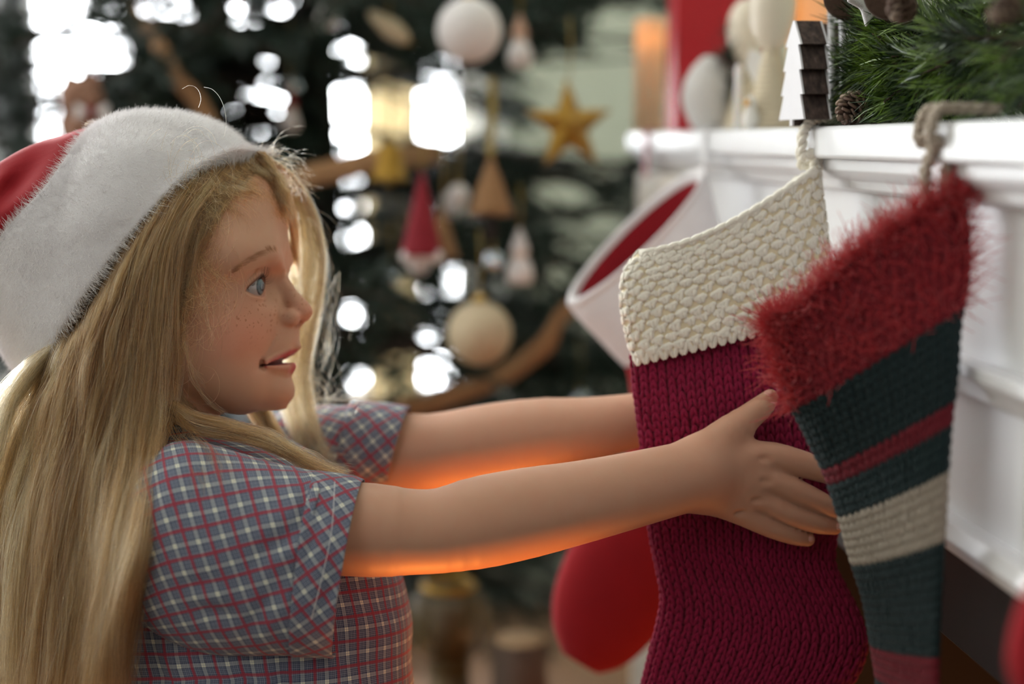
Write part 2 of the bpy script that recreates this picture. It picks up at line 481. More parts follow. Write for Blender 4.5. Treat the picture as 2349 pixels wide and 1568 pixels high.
FAR_HAND = [
    [J(1540, 950, -135, 50), J(1600, 905, -125, 34), J(1650, 870, -115, 27), J(1690, 850, -105, 20)],
    [J(1560, 955, -130, 50), J(1680, 965, -125, 34), J(1750, 985, -118, 27), J(1815, 1005, -95, 19)],
    [J(1560, 965, -130, 50), J(1680, 1010, -125, 33), J(1750, 1045, -118, 27), J(1815, 1075, -95, 19)],
    [J(1560, 975, -130, 50), J(1665, 1050, -124, 32), J(1730, 1095, -116, 26), J(1790, 1130, -95, 18)],
    [J(1555, 985, -130, 46), J(1640, 1085, -122, 28), J(1690, 1130, -112, 23), J(1735, 1165, -95, 16)],
]
def dense(c, n):
    q = spline(np.array([list(p) + [r] for p, r in c]), n)
    return [(a[:3], a[3]) for a in q]
def mchain(P, pts):
    d = None
    for (a, ra), (b, rb) in zip(pts[:-1], pts[1:]):
        e = cone(P, a, b, ra, rb); d = e if d is None else np.minimum(d, e)
    return d
NEAR_D, FAR_D = dense(NEAR_ARM, 26), dense(FAR_ARM, 18)
HAND_D = [dense(f, 11) for f in HAND]; FAR_HAND_D = [dense(f, 8) for f in FAR_HAND]
def hand_sdf(P, fingers):
    d = None
    for f in fingers:
        e = mchain(P, f)
        if d is None: d = e
        else:
            # fingers stay apart, the palm fuses
            t = P[:, 0]
            lim = f[3][0][0]
            k = np.interp(t, [lim - 20, lim + 40], [24, 2.0])
            d = smin(d, e, k)
    return d
def near_arm(P):
    a = mchain(P, NEAR_D)
    h = hand_sdf(P, HAND_D)
    # dimples over the knuckles
    for f in HAND[1:]:
        c = f[1][0] + np.array([-6, 0, f[1][1] + 3]); h = smax(h, -ell(P, c, (12, 5, 5)), 9)
        c = f[2][0] + np.array([6, 0, f[2][1] + 3])
        for o in (-7, 0, 7): h = smax(h, -cone(P, c + (o, -11, 0), c + (o + 3, 11, 0), 2.2, 2.2), 4)
    return smin(a, h, 34)
def far_arm(P):
    return smin(mchain(P, FAR_D), hand_sdf(P, FAR_HAND_D), 30)
DOWN = np.array([0.0, math.cos(THE), -math.sin(THE)])          # the vertical in girl units
PELV = np.array([545.0, 1760.0, 0.0])
GROUND = (0.988 - (PELV[1] - CY) * S * math.cos(THE)) / S       # from pelvis to floor in girl units
def trunk(P):
    A = P.copy(); A[:, 2] = np.abs(A[:, 2])
    d = cone(A, (370, 1000, 0), (430, 1160, 0), 118, 150)
    d = smin(d, cone(A, (440, 1150, 120), (480, 1150, 270), 130, 100), 60)
    d = smin(d, ell(A, (500, 1320, 0), (215, 330, 270)), 60)
    d = smin(d, ell(A, (520, 1640, 0), (200, 240, 255)), 80)
    for s in (1, -1):
        a = PELV + np.array([-10, -30, 130 * s]); b = a + DOWN * GROUND * 0.52 + np.array([20, 0, 0]); c = PELV + np.array([-30, 0, 135 * s]) + DOWN * (GROUND - 150)
        d = smin(d, chain(P, [(a, 150), (b, 92), (c, 62)], 40), 40)
        f = PELV + np.array([0, 0, 140 * s]) + DOWN * (GROUND - 60)
        d = smin(d, cone(P, f + (-60, 0, 0), f + (230, 0, 0), 52, 42), 30)
    return d

skin = NT('skin')
_o = skin.coord('Object')
_base = skin.attr('tone')
_mott = skin.noise(90, _o, 4)
_c = skin.mix(skin.math('MULTIPLY', skin.ramp(_mott, [(0.35, (0, 0, 0)), (0.7, (1, 1, 1))]), 0.10), _base, lin((205, 120, 92)))
_vo = skin.n('ShaderNodeTexVoronoi', i_Scale=380.0); _wn = skin.n('ShaderNodeTexNoise', i_Scale=260.0); skin.t.links.new(_o, _wn.inputs['Vector'])
_wv = skin.n('ShaderNodeVectorMath', operation='MULTIPLY_ADD'); skin.t.links.new(_wn.outputs['Color'], _wv.inputs[0]); _wv.inputs[1].default_value = (0.004, 0.004, 0.004); skin.t.links.new(_o, _wv.inputs[2])
skin.t.links.new(_wv.outputs[0], _vo.inputs['Vector'])
_rnd = skin.n('ShaderNodeSeparateColor'); skin.t.links.new(_vo.outputs['Color'], _rnd.inputs[0])
_sz = skin.math('MULTIPLY', _rnd.outputs[0], 0.46)
_fr = skin.math('MULTIPLY', skin.math('GREATER_THAN', _sz, _vo.outputs['Distance']), skin.math('GREATER_THAN', _rnd.outputs[1], 0.12))
_frm = skin.attr('freckle', 'Fac')
_fa = skin.math('MULTIPLY', _fr, _frm)
_c = skin.mix(skin.math('MULTIPLY', _fa, 0.6), _c, lin((160, 96, 56)))
skin.p(Base_Color=_c, Roughness=0.52, Subsurface_Weight=0.16, Subsurface_Radius=(1.0, 0.35, 0.2), Subsurface_Scale=0.006, Sheen_Weight=0.12, Sheen_Roughness=0.4)
skin.b.inputs['Specular IOR Level'].default_value = 0.35
skin.bump(skin.noise(1500, _o, 2), 0.08, 0.0004)

GIRL_LOC = tuple(MW(PELV + DOWN * GROUND)[0])
girl = empty('person', GIRL_LOC)
tag(girl, 'young girl in a plaid shirt and red plush-brimmed hat holding a knitted stocking', 'person')

def skin_attrs(P, isface):
    n = len(P)
    tone = np.tile(np.array(lin((200, 153, 125))), (n, 1))
    fr = np.zeros(n)
    if isface:
        A = P.copy(); A[:, 2] = np.abs(A[:, 2])
        def blend(mask, c, a):
            m = np.clip(mask, 0, 1)[:, None] * a
            tone[:] = tone * (1 - m) + np.array(lin(c)) * m
        g = lambda c, r: np.exp(-(((A - np.asarray(c, float)) / np.asarray(r, float)) ** 2).sum(1))
        blend(g((570, 770, 130), (75, 65, 80)), (222, 138, 112), 0.6)
        blend(g((700, 715, 0), (30, 30, 40)), (222, 140, 116), 0.5)
        blend(g((655, 600, 40), (40, 30, 60)), (222, 150, 122), 0.4)
        lu = chain(A, [((676, 802, 0), 13), ((664, 808, 30), 10.5), ((645, 822, 56), 7.5), ((620, 834, 82), 3.5)], 4)
        ll = chain(A, [((664, 841, 0), 17), ((654, 843, 28), 14), ((640, 841, 54), 8.5), ((620, 836, 82), 3.5)], 4)
        blend(smoothstep(4, -2, np.minimum(lu, ll)), (184, 70, 74), 0.95)
        inner = (np.abs(A[:, 1] - 822) < 16) & (A[:, 0] < 655 - 30 * (A[:, 2] / 74) ** 2) & (A[:, 0] > 560) & (A[:, 2] < 66)
        tone[inner] = lin((96, 34, 32))
        e = np.sqrt(((A - EYE) ** 2).sum(1))
        blend(smoothstep(EYER + 10, EYER + 3, e) * (A[:, 0] > EYE[0] - 20), (168, 100, 84), 0.45)
        op, az_, el_ = eye_open(A)
        blend(smoothstep(-9, -3, op) * (el_ > np.interp(az_, [-40, 86], [-5, -13])) * (e < EYER + 13) * (A[:, 0] > EYE[0] - 20), (62, 36, 28), 0.8)
        fr = np.clip(1.7 * g((606, 722, 100), (56, 44, 70)) + 1.2 * g((690, 690, 0), (34, 34, 42)) + 0.5 * g((560, 720, 150), (50, 40, 50)), 0, 1)
        fr = np.where(A[:, 1] > 800, 0, fr)
    return tone, fr

body_V, body_F, body_T, body_R = [], [], [], []
_off = 0
for fn, lo, hi, h, face in ((head, (30, 250, -270), (740, 1130, 270), HEAD_H, True),
                            (near_arm, (300, 850, 20), (2000, 1400, 470), 5.0, False),
                            (far_arm, (400, 780, -470), (2000, 1250, -40), 7.0, False),
                            (trunk, (200, 950, -480), (900, PELV[1] + GROUND + 60, 440), 22.0, False)):
    V_, F_ = mesh_sdf(fn, lo, hi, h)
    if fn is trunk:
        pass
    t_, r_ = skin_attrs(V_, face)
    body_V.append(MW(V_)); body_F.append(F_ + _off); body_T.append(t_); body_R.append(r_); _off += len(V_)
body = mesh('body', np.vstack(body_V), np.vstack(body_F), skin.m, girl, True, attrs={'tone': np.vstack(body_T), 'freckle': np.concatenate(body_R)})

# eyes
eyem = NT('eye')
_op = eyem.attr('iris', 'Fac')          # angle from the gaze direction in degrees / 90
_ir = eyem.ramp(_op, [(0.0, (0.004, 0.004, 0.005)), (0.14, (0.005, 0.006, 0.008)), (0.165, lin((62, 80, 92))), (0.26, lin((104, 126, 136))), (0.33, lin((34, 44, 54))), (0.37, lin((172, 164, 162))), (1.0, lin((180, 164, 158)))])
eyem.p(Base_Color=_ir, Roughness=0.08, Coat_Weight=1.0, Coat_Roughness=0.02)
def make_eye(sgn):
    c = EYE * np.array([1, 1, sgn])
    g = np.array([math.cos(math.radians(17)), 0.02, sgn * math.sin(math.radians(17)) if sgn > 0 else 0.1]); g /= np.linalg.norm(g)
    V_, F_ = ico(4)
    ang = np.degrees(np.arccos(np.clip(V_ @ g, -1, 1)))
    r = EYER * (1 + 0.06 * np.exp(-(ang / 26) ** 4))
    Vm = c + V_ * np.atleast_1d(r)[:, None]
    return mesh('eye', MW(Vm), F_[:, ::-1] if False else F_, eyem.m, girl, True, attrs={'iris': ang / 90})
make_eye(1); make_eye(-1)
# teeth
tm = simple('tooth', lin((170, 150, 132)), 0.4, Subsurface_Weight=0.1, Subsurface_Scale=0.002)
tb = MB()
for i in range(-4, 5):
    w_ = i * 12.0; u_ = 644 - 26 * (abs(w_) / 60) ** 2
    V_, F_ = ico(2)
    tb.add(MW(np.array([u_, 816 + 5 * (abs(w_) / 60), w_]) + V_ * np.array([5, 8.5, 6.2])), F_)
tb.build('teeth', tm, girl, True)

# ------------------------------------------------------------------ hat
rng = np.random.default_rng(7)
def ring(ctrl, n):
    """closed spline through control points"""
    c = np.asarray(ctrl, float); m = len(c)
    q = np.vstack([c[-2:], c, c[:3]])
    return spline(q, (m + 4) * 40 + 1)[80:80 + m * 40].reshape(m * 40, -1)[np.linspace(0, m * 40, n, endpoint=False).astype(int)]
LOW = [(610, 351, -20), (560, 343, 95), (510, 351, 150), (420, 405, 212), (306, 526, 246), (204, 659, 246), (122, 787, 200), (76, 862, 110), (60, 880, -10), (90, 820, -140), (250, 640, -232), (450, 450, -215), (570, 372, -120)]
UPP = [(224, 288, 0), (205, 298, 80), (180, 322, 130), (150, 362, 172), (105, 425, 202), (45, 490, 205), (-5, 550, 180), (-45, 620, 100), (-60, 650, -10), (-40, 610, -120), (40, 500, -190), (130, 390, -175), (200, 310, -90)]
NH = 120
L_ = ring([md(*p) for p in LOW], NH); U_ = ring([md(*p) for p in UPP], NH)
HC = np.array([352.0, 552, 0]); HR = np.array([290.0, 264, 222])
rows = []
nt = 30
for i in range(nt + 1):
    t = i / nt
    p = L_ + (U_ - L_) * t
    dr = p - HC; r = np.linalg.norm(dr, axis=1)[:, None]; dr = dr / r
    re = 1 / np.sqrt(((dr / HR) ** 2).sum(1))[:, None]
    pad = 10 + 32 * math.sin(math.pi * min(1, max(0, t))) ** 0.55
    p = HC + dr * np.maximum(r + 10 * math.sin(math.pi * t) ** 0.5, re + pad)
    rows.append(p)
rows = np.array(rows)
ph = np.linspace(0, 2 * math.pi, NH, endpoint=False)
for i in range(nt + 1):                                            # soft unevenness of the plush
    t = i / nt
    dr = rows[i] - HC; dr /= np.linalg.norm(dr, axis=1)[:, None]
    rows[i] += dr * (5 * np.sin(3 * ph + 5 * t + 1) * math.sin(math.pi * t) + 3 * np.sin(7 * ph - 4 * t) * math.sin(math.pi * t))[:, None]
inn = lambda row, s_: HC + (row - HC) * s_
rows_c = np.concatenate([[inn(rows[2], 0.90)], [inn(rows[1], 0.93)], [inn(rows[0], 0.955)], [inn(rows[0], 0.985)], rows, [inn(rows[-1], 0.975)], [inn(rows[-1], 0.93)]])
plush = simple('white_plush', lin((238, 234, 236)), 0.95, 0.05, 60, 0.35, 900, Sheen_Weight=0.5, Sheen_Roughness=0.5)
red_velvet = simple('red_velvet', lin((152, 6, 24)), 0.85, 0.12, 25, 0.12, 1200, Sheen_Weight=0.12, Sheen_Roughness=0.35)
red_velvet.node_tree.nodes['Principled BSDF'].inputs['Sheen Tint'].default_value = (1, 0.25, 0.25, 1)
# crown
c0 = U_.mean(0)
cr_rows = []
spec = [((4, 3), 0.97, -0.02), ((-30, 6), 0.985, 0), ((-75, 16), 0.93, 0), ((-120, 20), 0.86, 0), ((-165, 34), 0.77, 0), ((-225, 66), 0.66, 0), ((-280, 112), 0.56, 0), ((-335, 180), 0.44, 0), ((-372, 260), 0.33, 0), ((-392, 350), 0.22, 0), ((-398, 430), 0.13, 0), ((-398, 470), 0.03, 0)]
sp = spline(np.array([[a[0], a[1], s_] for a, s_, _ in spec]), 44)
for k, (x, y, s_) in enumerate(sp):
    row = c0 + np.array([x, y, 0]) + (U_ - c0) * s_
    dr = (U_ - c0) / np.linalg.norm(U_ - c0, axis=1)[:, None]
    f = k / 43
    row += dr * (s_ * (16 * np.sin(2 * ph + 7 * f) + 11 * np.sin(5 * ph + 9 * f + 2)) * smoothstep(0.02, 0.25, f))[:, None]
    # the fold where the crown flops over
    fold = np.exp(-((ph - 1.75) / 0.5) ** 2) * math.exp(-((f - 0.20) / 0.06) ** 2)
    row -= dr * (46 * fold)[:, None]
    cr_rows.append(row)
cr_rows = np.array(cr_rows)
hat = mesh('hat', MW(cr_rows.reshape(-1, 3)), grid_faces(len(cr_rows), NH), red_velvet, girl)
tag(hat, 'red velvet hat crown')
brim = mesh('hat_brim', MW(rows_c.reshape(-1, 3)), grid_faces(len(rows_c), NH), plush, hat)
tag(brim, 'white plush brim')
pv, pf = ico(3)
pomc = c0 + np.array([-400, 520, 0])
pom = mesh('pompom', MW(pomc + pv * 70), pf, plush, hat); tag(pom, 'white plush pompom')

def fur_on_grid(R, n, ln, lean, jit, rngs, flip=1, lo=0, hi=None, closed=True):
    """short fur over a grid of rows (nr, nc, 3) in girl units"""
    nr, nc, _ = R.shape
    hi = hi if hi is not None else nr - 1
    a = rngs.uniform(lo, hi, n); b = rngs.uniform(0, nc - (0 if closed else 1.001), n)
    i = np.clip(a.astype(int), 0, nr - 2); j = b.astype(int); fa = (a - i)[:, None]; fb = (b - j)[:, None]
    j2 = (j + 1) % nc
    p00, p01, p10, p11 = R[i, j], R[i, j2], R[i + 1, j], R[i + 1, j2]
    p = (p00 * (1 - fb) + p01 * fb) * (1 - fa) + (p10 * (1 - fb) + p11 * fb) * fa
    du = (p10 - p00); dv = (p01 - p00)
    nn = np.cross(dv, du) * flip; nn /= np.linalg.norm(nn, axis=1)[:, None] + 1e-9
    du = du / (np.linalg.norm(du, axis=1)[:, None] + 1e-9)
    d = nn + du * lean + rngs.normal(0, jit, (n, 3)); d /= np.linalg.norm(d, axis=1)[:, None]
    le = ln * rngs.uniform(0.55, 1.25, n)[:, None]
    bend = du * lean * 0.6 + rngs.normal(0, jit, (n, 3))
    t = np.array([0, 0.35, 0.7, 1.0])
    return p[:, None] - nn[:, None] * 1.0 + d[:, None] * (le * t)[:, :, None] + bend[:, None] * (le * t ** 2 * 0.5)[:, :, None]
furm = NT('plush_fur'); furm.p(Base_Color=(*lin((244, 240, 240)), 1), Roughness=0.8, Sheen_Weight=0.3)
fl = fur_on_grid(rows_c, 30000, 11, -0.5, 0.35, rng, 1, 2, len(rows_c) - 2)
fe = fur_on_grid(rows_c, 5000, 24, -1.1, 0.4, rng, 1, 2, 5)
fu = fur_on_grid(rows_c, 2500, 18, 0.8, 0.4, rng, 1, len(rows_c) - 5, len(rows_c) - 2)
ff = np.concatenate([fl, fe, fu])
tag(hair_obj('plush_pile', MW(ff.reshape(-1, 3)).reshape(ff.shape), 0.00010, 0.00003, furm.m, hat), kind='stuff')

# ------------------------------------------------------------------ hair
hm = NT('hair')
hb = hm.n('ShaderNodeBsdfHairPrincipled')
hb.model = 'CHIANG'; hb.parametrization = 'COLOR'
_hc = hm.ramp(hm.attr('tint', 'Fac'), [(0.08, lin((70, 40, 20))), (0.4, lin((122, 80, 44))), (0.7, lin((174, 124, 76))), (0.95, lin((234, 194, 142)))])
hm.t.links.new(_hc, hb.inputs['Color'])
hb.inputs['Roughness'].default_value = 0.32; hb.inputs['Radial Roughness'].default_value = 0.45
hb.inputs['Random Roughness'].default_value = 0.3; hb.inputs['Coat'].default_value = 0.1
hm.t.links.new(hb.outputs[0], hm.out.inputs[0])

TINT = []
def sheet(ctrl, n, m, thick, clumps, wave, frizz, rngs, arange=(0, 1), wscale=1.0, tuft=0.55, lenj=0.12, px=True, tint=0.0):
    """strands over a grid of guide polylines (pixels + w), thick: spread across the sheet along w (root, tip)"""
    nb = max(len(c) for c in ctrl)
    G = []
    for c in ctrl:
        q = np.array([md(p[0], p[1], p[2] * wscale) if px else p for p in c], float)
        G.append(spline(q, m))
    G = np.array(G)                                                     # (na, m, 3)
    na = len(G)
    def at(a):
        a = np.clip(a, 0, 1) * (na - 1); i = np.clip(a.astype(int), 0, na - 2) if na > 1 else np.zeros(len(a), int)
        f = (a - i)[:, None, None]
        if na == 1: return np.repeat(G[:1], len(a), 0)
        im, ip = np.clip(i - 1, 0, na - 1), np.clip(i + 2, 0, na - 1)
        p0, p1, p2, p3 = G[im], G[i], G[i + 1], G[ip]
        return 0.5 * (2 * p1 + (p2 - p0) * f + (2 * p0 - 5 * p1 + 4 * p2 - p3) * f ** 2 + (-p0 + 3 * p1 - 3 * p2 + p3) * f ** 3)
    t = np.linspace(0, 1, m)
    ca = rngs.uniform(arange[0], arange[1], clumps)
    cd = rngs.uniform(-1, 1, clumps)
    cph = rngs.uniform(0, 6.28, (clumps, 3)); cfr = rngs.uniform(1.2, 3.0, (clumps, 3)); cam_ = rngs.uniform(0.4, 1.3, (clumps, 1))
    k = rngs.integers(0, clumps, n)
    wd_ = (arange[1] - arange[0]) / clumps ** 0.82
    a = np.clip(ca[k] + rngs.normal(0, wd_ * 1.3, n), arange[0] - 0.03, arange[1] + 0.03)
    # strands drift together into their tuft towards the tip
    cen = at(ca)[k]; own = at(a)
    g = (tuft * t ** 1.2)[None, :, None]
    P = own * (1 - g) + cen * g
    th = thick[0] + (thick[1] - thick[0]) * t
    off = (cd[k] * 0.75 + rngs.normal(0, 0.22, n))[:, None] * th[None]
    P = P + off[:, :, None] * np.array([0.0, 0.0, 1.0])
    wv = np.stack([np.sin(cfr[k, i][:, None] * 6.28 * t[None] + cph[k, i][:, None]) * (0.25 + 0.75 * t[None]) for i in range(3)], -1)
    P = P + wv * (wave * cam_[k])[:, :, None] * np.array([1.0, 0.25, 1.0])
    fz = rngs.normal(0, 1, (n, 5, 3)); ti = t * 4; ii = np.clip(ti.astype(int), 0, 3); f = ti - ii; f = (f * f * (3 - 2 * f))[None, :, None]
    P = P + (fz[:, ii] * (1 - f) + fz[:, ii + 1] * f) * frizz * (0.15 + 0.85 * t)[None, :, None]
    # lengths differ
    cut = 1 - lenj * rngs.uniform(0, 1, n) ** 2
    idx = t[None] * cut[:, None] * (m - 1); i0 = np.clip(idx.astype(int), 0, m - 2); fr = (idx - i0)[:, :, None]
    r = np.arange(n)[:, None]
    TINT.append(np.clip(tint + 0.62 * rngs.uniform(0, 1, clumps)[k] + 0.38 * rngs.uniform(0, 1, n), 0, 1))
    return P[r, i0] * (1 - fr) + P[r, i0 + 1] * fr

def skw(px, py, add=8):
    """w of the skull surface under a pixel, plus a little"""
    w = 150.0
    for _ in range(4):
        u, v, _w = md(px, py, w)
        q = 1 - ((u - HC[0]) / HR[0]) ** 2 - ((v - HC[1]) / HR[1]) ** 2
        w = HR[2] * math.sqrt(max(q, 0.02))
    return w + add
def R(px, py, add=8): return (px, py, skw(px, py, add))
MAIN = [
    [R(560, 352), R(500, 425, 14), (435, 520, 218), (412, 640, 216), (402, 780, 212), (385, 930, 222), (360, 1070, 330), (330, 1250, 425), (300, 1400, 410), (270, 1640, 330)],
    [R(505, 360), R(440, 440, 16), (378, 560, 240), (356, 700, 246), (340, 840, 250), (318, 980, 268), (300, 1110, 330), (276, 1270, 385), (245, 1420, 380), (215, 1640, 330)],
    [R(420, 408), R(365, 500, 18), (318, 620, 258), (290, 740, 264), (268, 860, 266), (240, 1000, 270), (215, 1140, 284), (180, 1350, 292), (150, 1640, 290)],
    [R(320, 520), R(285, 590, 20), (252, 680, 262), (228, 770, 266), (205, 870, 266), (175, 1000, 262), (150, 1140, 266), (120, 1350, 270), (95, 1640, 270)],
    [R(215, 650), R(195, 710, 18), (175, 780, 232), (156, 850, 230), (132, 930, 226), (100, 1040, 220), (75, 1170, 220), (50, 1370, 224), (30, 1640, 226)],
    [(150, 752, 200), (140, 790, 198), (128, 840, 190), (112, 890, 180), (88, 960, 170), (56, 1070, 160), (26, 1200, 158), (0, 1390, 166), (-16, 1640, 172)],
    [(112, 800, 130), (102, 832, 126), (90, 872, 114), (72, 920, 100), (46, 990, 90), (8, 1090, 84), (-26, 1220, 86), (-52, 1400, 96), (-66, 1640, 104)],
]
hs = []
M_ = 26
hs.append(sheet(MAIN, 15000, M_, (6, 44), 210, 16, 10, rng, tuft=0.8, lenj=0.2))
hs.append(sheet(MAIN, 6000, M_, (14, 40), 110, 14, 9, rng, (0.06, 0.72), 0.80, tuft=0.7))
hs.append(sheet(MAIN, 1100, M_, (16, 60), 400, 20, 20, rng, tuft=0.1))
hs.append(sheet(MAIN[3:], 3600, M_, (10, 46), 70, 12, 9, rng, (0, 1), 0.85, tuft=0.6, tint=0.15))
hs.append(sheet(MAIN[1:], 4000, M_, (20, 50), 90, 9, 8, rng, (0.15, 0.62), 0.45))
hs.append(sheet(MAIN[2:], 4000, M_, (20, 60), 90, 9, 8, rng, (0.15, 0.66), 0.0))
hs.append(sheet(MAIN[2:], 4000, M_, (20, 60), 90, 9, 8, rng, (0.15, 0.7), -0.55))
# loose strands at the back that catch the window
BACK = [
    [(128, 790, 160), (108, 850, 140), (76, 915, 125), (34, 990, 110), (-8, 1090, 100), (-36, 1220, 100), (-56, 1420, 104), (-66, 1620, 106)],
    [(160, 770, 180), (120, 800, 185), (70, 850, 190), (20, 930, 190), (-14, 1060, 190), (-34, 1220, 186), (-50, 1420, 180), (-58, 1620, 176)],
    [(120, 790, 150), (88, 815, 150), (44, 852, 140), (-5, 915, 130), (-46, 1020, 122), (-74, 1180, 122), (-88, 1400, 122), (-90, 1600, 122)],
    [(85, 830, 80), (60, 860, 80), (20, 905, 70), (-40, 975, 60), (-78, 1090, 52), (-104, 1240, 54), (-112, 1430, 60), (-110, 1580, 64)],
]
hs.append(sheet(BACK, 1700, M_, (14, 60), 160, 12, 10, rng, tuft=0.15, tint=0.3, lenj=0.4))
# front hair combed over to the far side, falling beside the face
FARS = [
    [(588, 360, -70), (626, 408, -125), (650, 480, -172), (654, 570, -205), (652, 670, -222), (648, 770, -220), (644, 860, -205), (646, 950, -190), (690, 1072, -165)],
    [(600, 358, -60), (650, 405, -120), (676, 480, -170), (682, 570, -205), (680, 670, -222), (672, 770, -220), (664, 860, -205), (668, 950, -190), (712, 1075, -165)],
    [(606, 356, -40), (668, 412, -105), (704, 490, -165), (718, 580, -205), (712, 680, -224), (696, 780, -220), (688, 870, -205), (700, 960, -188), (742, 1080, -160)],
    [(606, 354, -20), (672, 402, -95), (724, 490, -160), (746, 590, -205), (738, 690, -224), (716, 790, -220), (704, 880, -205), (724, 965, -186), (778, 1082, -155)],
]
hs.append(sheet(FARS, 1150, M_, (8, 16), 70, 10, 7, rng, tuft=0.7, tint=0.3))  # raised tint paints the backlight into this lock
# hair over the top of the forehead
TOPF = [
    [(602, 352, 10), (636, 392, 0), (656, 432, -20), (668, 476, -60), (680, 540, -110), (684, 640, -150)],
    [R(585, 350, 4), R(618, 392, 10), R(640, 436, 12), (660, 480, 10), (668, 520, -40), (676, 600, -100)],
]
TOPC = [
    [R(606, 350, 2), R(622, 378, 8), R(642, 414, 8), R(656, 456, 8), (668, 520, -30)],
    [R(566, 344, 4), R(594, 378, 12), R(622, 408, 12), R(644, 444, 10), R(658, 500, 5)],
    [R(520, 352, 6), R(556, 390, 16), R(592, 416, 14), R(622, 446, 10), R(646, 496, 6)],
    [R(476, 370, 6), R(514, 412, 16), R(552, 432, 14), R(592, 456, 10), R(618, 506, 5)],
    [R(440, 394, 6), R(470, 444, 18), R(500, 470, 14), R(538, 490, 10), R(564, 540, 6)],
]
hs.append(sheet(TOPC, 5200, M_, (6, 12), 170, 10, 8, rng, lenj=0.6, tuft=0.6))
hs.append(sheet(TOPF, 1500, M_, (8, 14), 40, 5, 3, rng, lenj=0.5))
TOPN = [
    [R(600, 350, 4), R(590, 385, 12), R(560, 425, 14), R(520, 468, 14), (480, 540, 206), (452, 620, 206), (436, 720, 204)],
    [R(560, 345, 4), R(540, 388, 14), R(500, 432, 16), R(462, 490, 16), (432, 570, 216), (414, 660, 216), (402, 780, 212)],
    [R(505, 352, 6), R(480, 395, 18), R(440, 450, 18), R(405, 520, 18), (384, 610, 232), (372, 700, 234), (366, 820, 228)],
]
hs.append(sheet(TOPN, 4200, M_, (8, 14), 80, 5, 4, rng, lenj=0.6))
# fine short hairs along the hairline
fine = []
for k in range(1000):
    a = rng.uniform(0, 1)
    hl = spline(np.array([(648, 440), (618, 432), (580, 440), (535, 470), (495, 525), (468, 590), (452, 660)], float), 101)[int(a * 100)]
    x, y = hl + rng.normal(0, 11, 2)
    d = np.array([rng.normal(-6 + 14 * (1 - a), 16), 66 * rng.uniform(0.4, 1.25)])
    q = [R(x + d[0] * f + 4 * math.sin(3 * f + k), y - 14 + d[1] * f, 3 + 10 * math.sin(2 * f)) for f in (0, 0.35, 0.7, 1.0)]
    fine.append(spline(np.array([md(*p) for p in q]), M_))
for k in range(620):                                                # tangled curls at the temple
    x, y = 442 + rng.normal(0, 32), 570 + rng.normal(0, 100)
    r_, a0, da = rng.uniform(18, 60), rng.uniform(0, 6.28), rng.choice([-1, 1]) * rng.uniform(1.2, 3.2)
    q = [(x + r_ * math.cos(a0 + da * f), y + 1.5 * r_ * math.sin(a0 + da * f) + 30 * f, 214 + 10 * math.sin(5 * f + k) - max(0, (x + r_ * math.cos(a0 + da * f) - 430)) * 0.25) for f in np.linspace(0, 1, 6)]
    fine.append(spline(np.array([md(*p) for p in q]), M_))
WISPS = [
    [(455, 560, 205), (480, 610, 198), (510, 632, 192), (548, 648, 180)], [(448, 540, 206), (468, 600, 204), (500, 640, 196), (530, 668, 186)],
    [(430, 700, 214), (424, 760, 214), (440, 830, 206), (470, 880, 196)], [(425, 780, 212), (440, 860, 205), (480, 920, 190), (520, 950, 180)],
    [(445, 560, 210), (462, 620, 206), (466, 680, 205), (448, 720, 208)], [(470, 690, 198), (478, 730, 196), (482, 770, 194), (480, 800, 192)],
]
for wsp in WISPS:
    for k in range(16):
        q = np.array([md(p[0] + rng.normal(0, 5), p[1] + rng.normal(0, 6), p[2] + rng.normal(0, 4)) for p in wsp])
        fine.append(spline(q, M_))
# lock across the chest
LOCK = [
    [(395, 915, 214), (450, 948, 226), (530, 968, 228), (610, 992, 226), (690, 1036, 220), (745, 1068, 210), (800, 1088, 196)],
    [(380, 950, 222), (440, 985, 238), (530, 1004, 244), (610, 1024, 240), (690, 1060, 226), (740, 1080, 216), (790, 1092, 200)],
]
hs.append(sheet(LOCK, 1000, M_, (12, 18), 30, 10, 9, rng, lenj=0.6, tuft=0.5))
LOCK2 = [[(380, 900, 216), (420, 960, 250), (470, 1010, 330), (520, 1060, 400), (540, 1120, 440)], [(370, 900, 216), (390, 980, 250), (420, 1030, 330), (440, 1080, 400), (455, 1150, 440)]]
hs.append(sheet(LOCK2, 60, M_, (10, 20), 14, 8, 6, rng, lenj=0.6))
# neck hair in the shade under the jaw
UNDER = [[(400, 800, 150), (420, 900, 120), (470, 960, 110), (560, 1000, 100), (650, 1040, 90)], [(360, 820, 190), (390, 930, 180), (450, 985, 170), (560, 1020, 150), (660, 1060, 130)]]
hs.append(sheet(UNDER, 900, M_, (30, 30), 40, 8, 6, rng, lenj=0.5))
UNDERF = [[(560, 800, -170), (600, 900, -150), (640, 990, -140), (690, 1080, -120)], [(520, 820, -170), (560, 920, -130), (610, 1010, -110), (660, 1090, -100)]]
hs.append(sheet(UNDERF, 1800, M_, (24, 30), 40, 8, 6, rng, lenj=0.4))
